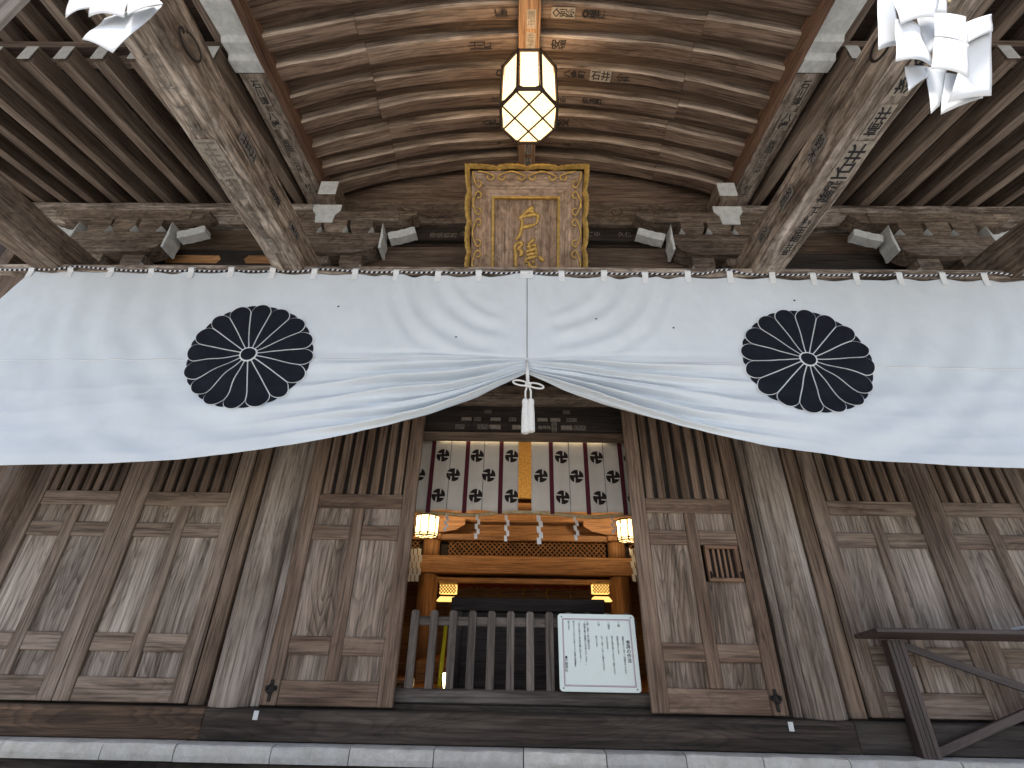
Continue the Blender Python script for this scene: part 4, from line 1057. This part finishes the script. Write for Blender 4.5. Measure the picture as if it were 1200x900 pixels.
s = MB(); s.grid(lambda u, v: cloth_xz(0.004 + 0.006 * (u - .5), 3.03 - 1.08 * v, 0.004), 1, 40); s.build('centre_slit', 'shadow_line', cu, smooth=True, solid=0.001, fix=False)
# tabs looped over the rope
for tx in TABX + [0.0]:
    if abs(tx) < 0.12 and tx != 0.0: continue
    s = MB(); zt = ztop(tx); w_ = 0.028 if tx else 0.06; sk = random.uniform(-.012, .012)
    path = [(zt - 0.075, 0.006), (zt - 0.01, 0.007), (ZR - .008, 0.02), (ZR + 0.014, 0.008), (ZR + 0.02, -0.008)]
    vs = []
    for k, (z, l) in enumerate(path):
        y0 = cloth_xz(tx, min(z, zt - .001))[1]
        for sgn in (-1, 1): vs.append((tx + sgn * w_ + sk * k / 4 * (tx != 0), y0 - l, z))
    s.add(vs, [(2 * k, 2 * k + 1, 2 * k + 3, 2 * k + 2) for k in range(len(path) - 1)])
    s.build('loop_tab', 'seam_cloth', cu, solid=0.0015, fix=False)
# chrysanthemum crests
def crest(cx, cz, sgn):
    M = MB(); a1, a2 = 0.562, 0.517
    e1 = (0.88, -0.476 * sgn); e2 = (0.476 * sgn, 0.88)
    def pos(u, v, l):
        X = cx + e1[0] * u * a1 + e2[0] * v * a2; Z = cz + e1[1] * u * a1 + e2[1] * v * a2
        if True:
            X += 0.016 * noise.noise(Vector((X * 3.5, Z * 3.5, 2))); Z += 0.014 * noise.noise(Vector((X * 3.5, Z * 3.5, 5)))
        return cloth_xz(X, Z, l)
    def petal(ang, hw, r0, r1, rnd_, lift, mat, NR=9, NA=6):
        # a sector with a rounded outer end, as a grid
        vs = []
        for i in range(NR + 1):
            h_ = NR // 2; r = r0 + (rnd_ - r0) * i / h_ if i <= h_ else rnd_ + (r1 - rnd_) * sin(pi / 2 * (i - h_) / (NR - h_))
            d = hw * r if r < rnd_ else 0
            if r >= rnd_:
                t = (r - rnd_) / (r1 - rnd_); d = hw * rnd_ * sqrt(max(0.0, 1 - t * t)) if t < 1 else 0
            for k in range(NA + 1):
                o_ = d * (2 * k / NA - 1)
                vs.append(pos(r * cos(ang) - o_ * sin(ang), r * sin(ang) + o_ * cos(ang), lift))
        M.add(vs, [(i * (NA + 1) + k, i * (NA + 1) + k + 1, (i + 1) * (NA + 1) + k + 1, (i + 1) * (NA + 1) + k) for i in range(NR) for k in range(NA)], None, mat)
    n = 16; hw = math.tan(pi / n)
    for i in range(n): petal(2 * pi * (i + .5) / n + .1, hw * .9, 0.5, 0.985, 0.86, 0.005, 'navy_dye', 9, 8)
    for i in range(n): petal(2 * pi * i / n + .1, hw * 1.0, 0.10, 1.012, 0.83, 0.009, 'seam_cloth', 18, 10)
    for i in range(n):
        # black petal inside the white outline
        ang = 2 * pi * i / n + .1; vs = []; NR, NA = 20, 10; g_ = 0.0088; r0, r1, rn = 0.135, 0.997, 0.83
        for a in range(NR + 1):
            r = r0 + (rn - r0) * a / 10 if a <= 10 else rn + (r1 - rn) * sin(pi / 2 * (a - 10) / 10)
            d = hw * min(r, rn) - g_
            if r > rn:
                t = (r - rn) / (r1 - rn); d = (hw * rn - g_) * sqrt(max(0.0, 1 - t * t))
            d = max(d, 0.0015 if r < rn else 0)
            for k in range(NA + 1):
                o_ = d * (2 * k / NA - 1); vs.append(pos(r * cos(ang) - o_ * sin(ang), r * sin(ang) + o_ * cos(ang), .013))
        M.add(vs, [(i_ * (NA + 1) + k, i_ * (NA + 1) + k + 1, (i_ + 1) * (NA + 1) + k + 1, (i_ + 1) * (NA + 1) + k) for i_ in range(NR) for k in range(NA)], None, 'navy_dye')
    for r, l, mt in ((0.135, .015, 'seam_cloth'), (0.112, .018, 'navy_dye')):
        M.add([pos(0, 0, l)] + [pos(r * cos(2 * pi * k / 24), r * sin(2 * pi * k / 24), l) for k in range(24)], [(0, 1 + k, 1 + (k + 1) % 24) for k in range(24)], None, mt)
    M.build('crest', None, cu, fix=False, smooth=True)
crest(-2.385, 2.088, 1)
crest(2.38, 2.10, -1)
for x, z in ((-1.72, 2.62), (2.44, 2.73), (.62, 2.5), (1.3, 2.42), (-.62, 2.3)):
    s = MB(); c0 = cloth_xz(x, z, .003); s.add([(c0[0] + .011 * cos(a), c0[1], c0[2] + .009 * sin(a)) for a in [k * pi / 4 for k in range(8)]], [tuple(range(8))]); s.build('speck', 'shadow_line' if abs(x) < 1.5 else 'ink', cu, fix=False)
# the twisted two-tone rope
pts = []
x = -5.3
while x < 5.3:
    ph = ((x - TABX[0]) / 0.392) % 1.0
    sag = -0.012 * sin(pi * ph)
    lift = 0.06 * math.exp(-((x + 4.3) / .25) ** 2) * 0.7 + 0.05 * math.exp(-((x - 1.87) / .16) ** 2) + 0.04 * math.exp(-((x - 4.4) / .16) ** 2) + 0.03 * math.exp(-((x + 1.9) / .2) ** 2)
    pts.append((x, RAILY - 0.012, ZR + sag + lift)); x += 0.03
s = MB(); s.tube(pts, 0.0115, 8, 'two_tone_rope'); tag(s.build('twisted_rope', None, smooth=True, fix=False), 'black and white twisted rope threaded through the tabs of the white curtain', 'rope')
# the cord with bow and tassels
tc = thing('tassel_cord', (0.01, 3.36, 1.37), 'white cord tied in a bow with twin tassels at the middle of the white curtain', 'tassel')
X, Y = 0.012, 3.37
s = MB(); s.tube([(0.003, 3.43, 2.05), (X - .002, 3.38, 1.94), (X, Y, 1.78)], 0.011, 8); s.tube([(X - .012, 3.43, 2.0), (X - .012, 3.385, 1.94), (X - .008, Y, 1.79)], .008, 6); s.build('cord', 'cord', tc, smooth=True)
for sg in (-1, 1):
    s = MB(); L = []
    for k in range(17):
        t = 2 * pi * k / 16; L.append((X + sg * (0.062 - 0.062 * cos(t)), Y - .014 - .012 * sin(t / 2), 1.782 + .022 * sin(t) * sg - sg * .00 + (.018 if sg < 0 else -.03) * (1 - cos(t)) / 2))
    s.tube(L[:-1], .0075, 6, closed=True); s.build('bow_loop', 'cord', tc, smooth=True)
    s = MB(); s.tube([(X + sg * .005, Y - .01, 1.775), (X + sg * .022, Y - .012, 1.72), (X + sg * .021, Y, 1.655)], .0085, 6); s.build('cord', 'cord', tc, smooth=True)
    s = MB(); x0 = X + sg * 0.022; n = 18; vs = []
    prof = [(1.66, .012), (1.652, .022), (1.64, .026), (1.615, .0265), (1.61, .0235), (1.55, .026), (1.47, .0275), (1.375 + sg * .006, .029), (1.37 + sg * .006, .02)]
    for z, r in prof:
        for k in range(n):
            a = 2 * pi * k / n; q = r * (1 + (.09 if k % 2 and z < 1.61 else 0)); vs.append((x0 + q * cos(a), Y + q * sin(a), z))
    s.add(vs, [(i * n + k, i * n + (k + 1) % n, (i + 1) * n + (k + 1) % n, (i + 1) * n + k) for i in range(len(prof) - 1) for k in range(n)] + [tuple(range((len(prof) - 1) * n, len(prof) * n))])
    s.build('tassel', 'cord', tc)
s = MB()
for k in range(5):
    a = k * 1.3; s.tube([(X + .02 * cos(a + t), Y - .012 + .012 * sin(2 * t + a), 1.782 + .018 * sin(a + t * 1.2)) for t in [j * .5 for j in range(7)]], .008, 6)
s.build('knot', 'cord', tc, smooth=True)

# ------------------------------------------------------------------ gold framed name plaque
pl = thing('name_plaque', (0.0, 3.7, 3.2), 'gilt scalloped wooden name plaque with two gold characters above the white curtain', 'plaque')
TH = radians(27.0); top = Vector((-0.002, 3.27, 4.275))
DU = Vector((1, 0, 0)); DV = Vector((0, sin(TH) , -cos(TH))); DN = Vector((0, -cos(TH), -sin(TH)))
def pq(u, v, l): return tuple(top + DU * u + DV * v + DN * l)
W2, HH = 0.612, 1.42
# scalloped outline, three lobes a side
def lobes():
    o = []
    def edge(p, q, n):
        (x0, y0), (x1, y1) = p, q; nx, ny = (y1 - y0), -(x1 - x0); Ln = hypot(nx, ny); nx /= Ln; ny /= Ln
        cuts = [0, .24, .5, .76, 1] if n == 4 else [0, .17, .37, .6, .82, 1]
        for a, b_ in zip(cuts[:-1], cuts[1:]):
            for k in range(10):
                t = a + (b_ - a) * k / 10; s_ = (cos(pi / 2 * k / 10) if a == 0 else sin(pi / 2 * k / 10) if b_ == 1 else sin(pi * k / 10)) ** 0.6
                o.append((x0 + (x1 - x0) * t + nx * 0.026 * s_, y0 + (y1 - y0) * t + ny * 0.026 * s_))
        o.append((x1 + nx * .026 + (x1 - x0) / Ln * .026, y1 + ny * .026 + (y1 - y0) / Ln * .026))
    edge((-W2, 0), (W2, 0), 4); edge((W2, 0), (W2 * .985, HH), 5); edge((W2 * .985, HH), (-W2 * .985, HH), 4); edge((-W2 * .985, HH), (-W2, 0), 5)
    return o
OUT = lobes()
s = MB(); n = len(OUT)
inn = [(u * .925, HH / 2 + (v - HH / 2) * .94) for u, v in OUT]
vs = []
for i, (u, v) in enumerate(OUT):
    k = 1 + (0.012 if i % 2 else 0)
    vs.append(pq(u * k, HH / 2 + (v - HH / 2) * k, -0.10))
vs += [pq(u * (1 + (.010 if i % 2 else 0)), HH / 2 + (v - HH / 2) * (1 + (.008 if i % 2 else 0)), 0.05) for i, (u, v) in enumerate(OUT)]
vs += [pq(u * .965, HH / 2 + (v - HH / 2) * .97, 0.062) for u, v in OUT]
vs += [pq(u, v, 0.03) for u, v in inn]
fs = [(r * n + i, r * n + (i + 1) % n, (r + 1) * n + (i + 1) % n, (r + 1) * n + i) for r in range(3) for i in range(n)]
s.add(vs, fs); s.build('gilt_rim', 'gold_leaf', pl)
# four mitred frame boards sloping in to the panel
o4 = [(-W2 * .93, .045), (W2 * .93, .045), (W2 * .92, HH - .045), (-W2 * .92, HH - .045)]; i4 = [(-.36, .29), (.345, .29), (.345, HH - .27), (-.36, HH - .27)]
for i in range(4):
    j = (i + 1) % 4; s = MB()
    A_, B_, C_, D_ = o4[i], o4[j], i4[j], i4[i]
    vs = [pq(*A_, .04), pq(*B_, .04), pq(*C_, -.0), pq(*D_, -.0)]
    gs = [(p[1] * 1.0 + i * 7, p[0], i) if i % 2 else (p[0] + i * 7, p[1], i) for p in (A_, B_, C_, D_)]
    vs2 = [pq(*p, -.06) for p in (A_, B_, C_, D_)]
    s.add(vs + vs2, [(0, 1, 2, 3), (4, 7, 6, 5), (0, 4, 5, 1), (2, 6, 7, 3), (1, 5, 6, 2), (0, 3, 7, 4)], gs + gs); s.build('frame_board', 'plaque_wood', pl, bevel=0.003)
s = MB(); a = i4; d = [(-.335, .315), (.32, .315), (.32, HH - .295), (-.335, HH - .295)]
for i in range(4):
    j = (i + 1) % 4
    s.add([pq(*a[i], .002), pq(*a[j], .002), pq(*d[j], .012), pq(*d[i], .012), pq(*d[j], -.04), pq(*d[i], -.04)], [(0, 1, 2, 3), (3, 2, 4, 5)])
s.build('gilt_fillet', 'gold_leaf', pl, fix=True)
s = MB(); vs = [pq(u, v, l) for u, v in ((-.34, .31), (.33, .31), (.33, HH - .29), (-.34, HH - .29)) for l in (-.035, -.06)]
gs = [(v, u, l) for u, v in ((-.34, .31), (.33, .31), (.33, HH - .29), (-.34, HH - .29)) for l in (-.035, -.06)]
s.add(vs, [(0, 2, 4, 6), (7, 5, 3, 1), (0, 1, 3, 2), (2, 3, 5, 4), (4, 5, 7, 6), (6, 7, 1, 0)], gs); s.build('panel', 'plaque_wood', pl)
# scrolls inside each lobe joint
s = MB()
def scroll(u, v, du, dv, su):
    """pair of curls springing from a lobe joint at (u, v); (du, dv) runs along the edge, su inward normal"""
    for sg in (-1, 1):
        P = []
        for k in range(22):
            t = k / 21
            if t < .45:
                q = t / .45; a = sg * (0.02 + 0.16 * (1 - q)) ; b_ = 0.012 + 0.035 * sin(q * pi / 2) * (q)
                a = sg * (0.17 * (1 - q) + 0.018); b_ = 0.0 + 0.05 * q * q
            else:
                q = (t - .45) / .55; th = q * 3.3; r = 0.046 * (1 - .5 * q)
                a = sg * (0.018 + 0.046 - r * cos(th) * 1.0); b_ = 0.05 + r * sin(th) * 1.1
            P.append(pq(u + du * a + su[0] * b_, v + dv * a + su[1] * b_, .052))
        s.tube(P, .0085, 6)
for t in (.24, .5, .76): scroll(-W2 + 2 * W2 * t, .055, 1, 0, (0, 1)); scroll(-W2 + 2 * W2 * t, HH - .055, 1, 0, (0, -1))
for t in (.17, .37, .6, .82):
    scroll(W2 * .91, HH * t, 0, 1, (-1, 0)); scroll(-W2 * .91, HH * t, 0, 1, (1, 0))
s.build('gilt_scroll', 'gold_leaf', pl, smooth=True)
# the two brushed characters, raised in gold
STROKES = [
 [(528, 428), (562, 392), (596, 365), (618, 343), (634, 362)], [(596, 366), (622, 372), (640, 370)],
 [(538, 416), (590, 404), (640, 394), (662, 398), (664, 428), (650, 466)], [(540, 420), (552, 446), (548, 490), (536, 540), (520, 566), (502, 574)], [(550, 490), (590, 482), (648, 466)],
 [(492, 634), (516, 604), (548, 598), (552, 612), (528, 640), (514, 646)], [(520, 648), (548, 656), (552, 686), (532, 694)], [(496, 632), (508, 668), (506, 720), (508, 776)],
 [(592, 612), (616, 594), (634, 576), (644, 584)], [(588, 632), (608, 620), (604, 646)], [(628, 610), (634, 628)], [(652, 606), (640, 630)],
 [(580, 664), (622, 652), (652, 642), (656, 690)], [(584, 692), (620, 682), (656, 674)], [(570, 722), (616, 708), (664, 694)],
 [(574, 742), (590, 730)], [(600, 736), (606, 768), (640, 782), (668, 768)], [(628, 732), (640, 748)], [(672, 700), (700, 722), (712, 730)]]
s = MB()
def q2(px, py): return ((px - 582) / 690.0, 0.005 + (py - 75) / 690.0)
for stx in STROKES:
    P = [q2(*p) for p in stx]; D_ = []
    for a, b_ in zip(P[:-1], P[1:]):
        for k in range(5): D_.append((a[0] + (b_[0] - a[0]) * k / 5, a[1] + (b_[1] - a[1]) * k / 5))
    D_.append(P[-1]); m_ = len(D_)
    rr_ = [0.0185 * (0.7 + 0.55 * sin(pi * (k + .7) / m_) + 0.12 * sin(k * 2.1)) for k in range(m_)]
    s.tube([pq(u, v, -.036) for u, v in D_], rr_, 8)
s.build('gilt_character', 'gold_leaf', pl, smooth=True)
s = MB()
for x in (-.4, .4): s.tube([pq(x, .1, -.06), (x, 4.2, 4.55)], .012, 6)
s.build('hanger', 'iron', pl)

# ------------------------------------------------------------------ paper streamers near the camera
def sheet(mb, pts, Y, zf_=(0, 0, 0), bend=0.03):
    """a paper leaf: four corners given where they hang (x, z), each with its own distance, curved across"""
    A_, B_, C_, D_ = pts
    def fn(u, v):
        def q(k): return A_[k] * (1 - u) * (1 - v) + B_[k] * u * (1 - v) + C_[k] * u * v + D_[k] * (1 - u) * v
        x, z, y = q(0), q(1), q(2)
        return (x, y - bend * sin(pi * u) * (0.6 + .4 * v) + .3 * bend * sin(2 * pi * v), z)
    mb.grid(fn, 10, 10)
def leafpx(mb, corners, Ys, bend=0.03, f=1.0, ox_=0.0):
    P = []
    for (px, py), Y in zip(corners, Ys):
        Y = 0.9 + (Y - 1.38) * 0.9
        a = at(px, py, Y); P.append((a.x, a.z, Y))
    sheet(mb, P, 0, bend=bend * 0.3)
def z5(x, y): return (860 + x / 3.53, y / 3.53)
def z4(x, y): return (60 + x / 4.615, y / 4.615)
o = thing('paper_streamer', at(1095, -30, 0.9), 'big cluster of folded white paper streamers before the right beam', 'paper streamer', 'zigzag paper streamers under the porch')
R_ = [([z5(595, -10), z5(662, -10), z5(690, 190), z5(597, 207)], (1.40, 1.42, 1.44, 1.40), .02),
      ([z5(650, -30), z5(860, -30), z5(830, 70), z5(690, 100)], (1.33, 1.36, 1.36, 1.34), .03),
      ([z5(670, 80), z5(770, 110), z5(820, 275), z5(668, 255)], (1.36, 1.37, 1.36, 1.37), .05),
      ([z5(755, 60), z5(835, 40), z5(850, 190), z5(800, 230)], (1.40, 1.42, 1.40, 1.40), .02),
      ([z5(832, 155), z5(972, 185), z5(970, 320), z5(815, 285)], (1.29, 1.30, 1.31, 1.30), .025),
      ([z5(830, 55), z5(960, 70), z5(968, 182), z5(830, 150)], (1.36, 1.33, 1.31, 1.33), .02),
      ([z5(955, 95), z5(1066, 58), z5(1070, 130), z5(966, 178)], (1.33, 1.38, 1.38, 1.32), .015),
      ([z5(968, 180), z5(1066, 132), z5(1064, 396), z5(886, 424)], (1.36, 1.40, 1.41, 1.38), .02),
      ([z5(708, 275), z5(812, 280), z5(800, 320), z5(722, 378)], (1.39, 1.41, 1.40, 1.41), .02),
      ([z5(795, 280), z5(880, 290), z5(850, 440), z5(815, 472)], (1.40, 1.42, 1.42, 1.41), .02),
      ([z5(860, 300), z5(1000, 330), z5(1030, 405), z5(856, 474)], (1.42, 1.44, 1.44, 1.42), .02),
      ([z5(780, -120), z5(880, -120), z5(880, 60), z5(800, 60)], (1.42, 1.42, 1.42, 1.42), .02)]
for cs, ys, bd_ in R_:
    s = MB(); leafpx(s, cs, ys, bd_); s.build('paper_leaf', 'paper', o, smooth=True, solid=0.002, fix=False)
s = MB(); a = at(1095, -20, 0.93); s.tube([(a.x, .93, a.z - .15), (a.x, .93, 2.47)], .005, 6); s.build('string', 'straw', o)
o = thing('paper_streamer', at(130, -30, 0.9), 'smaller cluster of folded white paper streamers before the left beam', 'paper streamer', 'zigzag paper streamers under the porch')
L_ = [([z4(100, -40), z4(245, -40), z4(225, 45), z4(78, 97)], (1.40, 1.40, 1.40, 1.39), .03),
      ([z4(240, -50), z4(430, -50), z4(395, 95), z4(203, 92)], (1.34, 1.36, 1.35, 1.35), .045),
      ([z4(420, -50), z4(545, -30), z4(606, 22), z4(412, 82)], (1.35, 1.38, 1.37, 1.34), .02),
      ([z4(290, 100), z4(600, 30), z4(332, 286), z4(168, 214)], (1.40, 1.41, 1.36, 1.36), .03),
      ([z4(300, -150), z4(440, -150), z4(440, 20), z4(300, 20)], (1.42, 1.42, 1.42, 1.42), .02)]
for cs, ys, bd_ in L_:
    s = MB(); leafpx(s, cs, ys, bd_); s.build('paper_leaf', 'paper', o, smooth=True, solid=0.002, fix=False)
s = MB(); a = at(135, -20, 0.93); s.tube([(a.x, .93, a.z - .15), (a.x, .93, 2.47)], .005, 6); s.build('string', 'straw', o)
# straw rope between the front posts that the streamers hang from
s = MB(); s.tube([(-2.07 + 0.1035 * i, .93, 2.49 - 0.03 * sin(pi * i / 40)) for i in range(41)], .035, 8); tag(s.build('straw_rope', 'straw', smooth=True), 'thick straw rope strung high between the porch posts', 'rope')

# ------------------------------------------------------------------ table at the right
tb = thing('table', (3.3, 4.09, -0.705), 'dark brown narrow table with crossed braces standing at the right wall panels', 'table')
tx0 = 2.52
c = MB()
vs = [(x, y, z) for x in (tx0, 5.0) for y, z in ((3.83, 0.057), (3.83, 0.087), (4.115, 0.013), (4.115, 0.043))]
c.add(vs, [(0, 1, 3, 2), (4, 6, 7, 5), (0, 4, 5, 1), (2, 3, 7, 6), (0, 2, 6, 4), (1, 5, 7, 3)], [(p[0], p[1], p[2]) for p in vs]); c.build('table_top', 'table_wood', tb, bevel=0.004)
for x in (2.72, 4.8):
    for i, (a, d) in enumerate(((0, .028), (.031, .058), (.061, .088), (.091, .125))):
        c = MB() if i == 0 else c
        c.box(x + a, x + d, 4.05 - .002 * (i % 2), 4.125, -0.704, 0.008)
    c.build('leg', 'table_wood', tb, bevel=0.003)
# crossed braces
def brace(p, q, y):
    c = MB(); c.sweep([p, q], 0.03, 0.055, 0, 0, up=(0, 1, 0)) if False else None
    d = Vector(q) - Vector(p); n_ = Vector((-d.z, 0, d.x)).normalized() * 0.027
    c = MB(); P, Q = Vector(p), Vector(q)
    vs = [v + Vector((0, dy, 0)) for dy in (0, .025) for v in (P - n_, Q - n_, Q + n_, P + n_)]
    L_ = d.length
    gs = [(t, k, dy) for dy in (0, .025) for t, k in ((0, 0), (L_, 0), (L_, .054), (0, .054))]
    c.add(vs, [(0, 1, 2, 3), (7, 6, 5, 4), (0, 4, 5, 1), (1, 5, 6, 2), (2, 6, 7, 3), (3, 7, 4, 0)], gs); c.build('brace', 'table_wood', tb, bevel=0.003)
brace((2.85, 4.06, -0.03), (4.8, 4.06, -0.68), 0); brace((2.85, 4.09, -0.68), (4.8, 4.09, -0.03), 0)
s = MB(); s.box(3.66, 4.2, 3.86, 4.03, 0.093, 0.115)
o_ = s.build('paper_stack', 'paper', bevel=0.003); o_.rotation_euler.x = -0.146; tag(o_, 'thin white paper stack lying on the dark narrow table', 'paper')

# ------------------------------------------------------------------ light
world = bpy.data.worlds.new('World'); scene.world = world; world.use_nodes = True
nt = world.node_tree; bg = nt.nodes['Background']
sky = nt.nodes.new('ShaderNodeTexSky'); sky.sky_type = 'NISHITA'; sky.sun_disc = False
SUN_EL, SUN_AZ = radians(62), radians(200)      # behind the photographer, high over the trees
sky.sun_elevation = SUN_EL; sky.sun_rotation = SUN_AZ; sky.air_density = 1.0; sky.dust_density = 2.5; sky.ozone_density = 1.0
nt.links.new(sky.outputs[0], bg.inputs[0]); bg.inputs[1].default_value = 0.15
sd = bpy.data.lights.new('sun', 'SUN'); sd.energy = 3.6; sd.angle = radians(12); sd.color = (1.0, 0.95, 0.88)
so = bpy.data.objects.new('sun', sd); COL.objects.link(so)
dirv = Vector((sin(SUN_AZ) * cos(SUN_EL), cos(SUN_AZ) * cos(SUN_EL), sin(SUN_EL)))
so.rotation_euler = (-dirv).to_track_quat('-Z', 'Y').to_euler(); so.location = dirv * 50

scene.render.engine = 'CYCLES'
cy = scene.cycles
cy.use_denoising = True
try: cy.denoiser = 'OPENIMAGEDENOISE'
except Exception: pass
cy.max_bounces = 8; cy.diffuse_bounces = 5; cy.glossy_bounces = 3; cy.transmission_bounces = 2
cy.sample_clamp_indirect = 6.0; cy.caustics_reflective = False; cy.caustics_refractive = False
vs_ = scene.view_settings
vs_.view_transform = 'Standard'; vs_.look = 'None'; vs_.exposure = 0.98; vs_.gamma = 1.0; vs_.use_curve_mapping = False
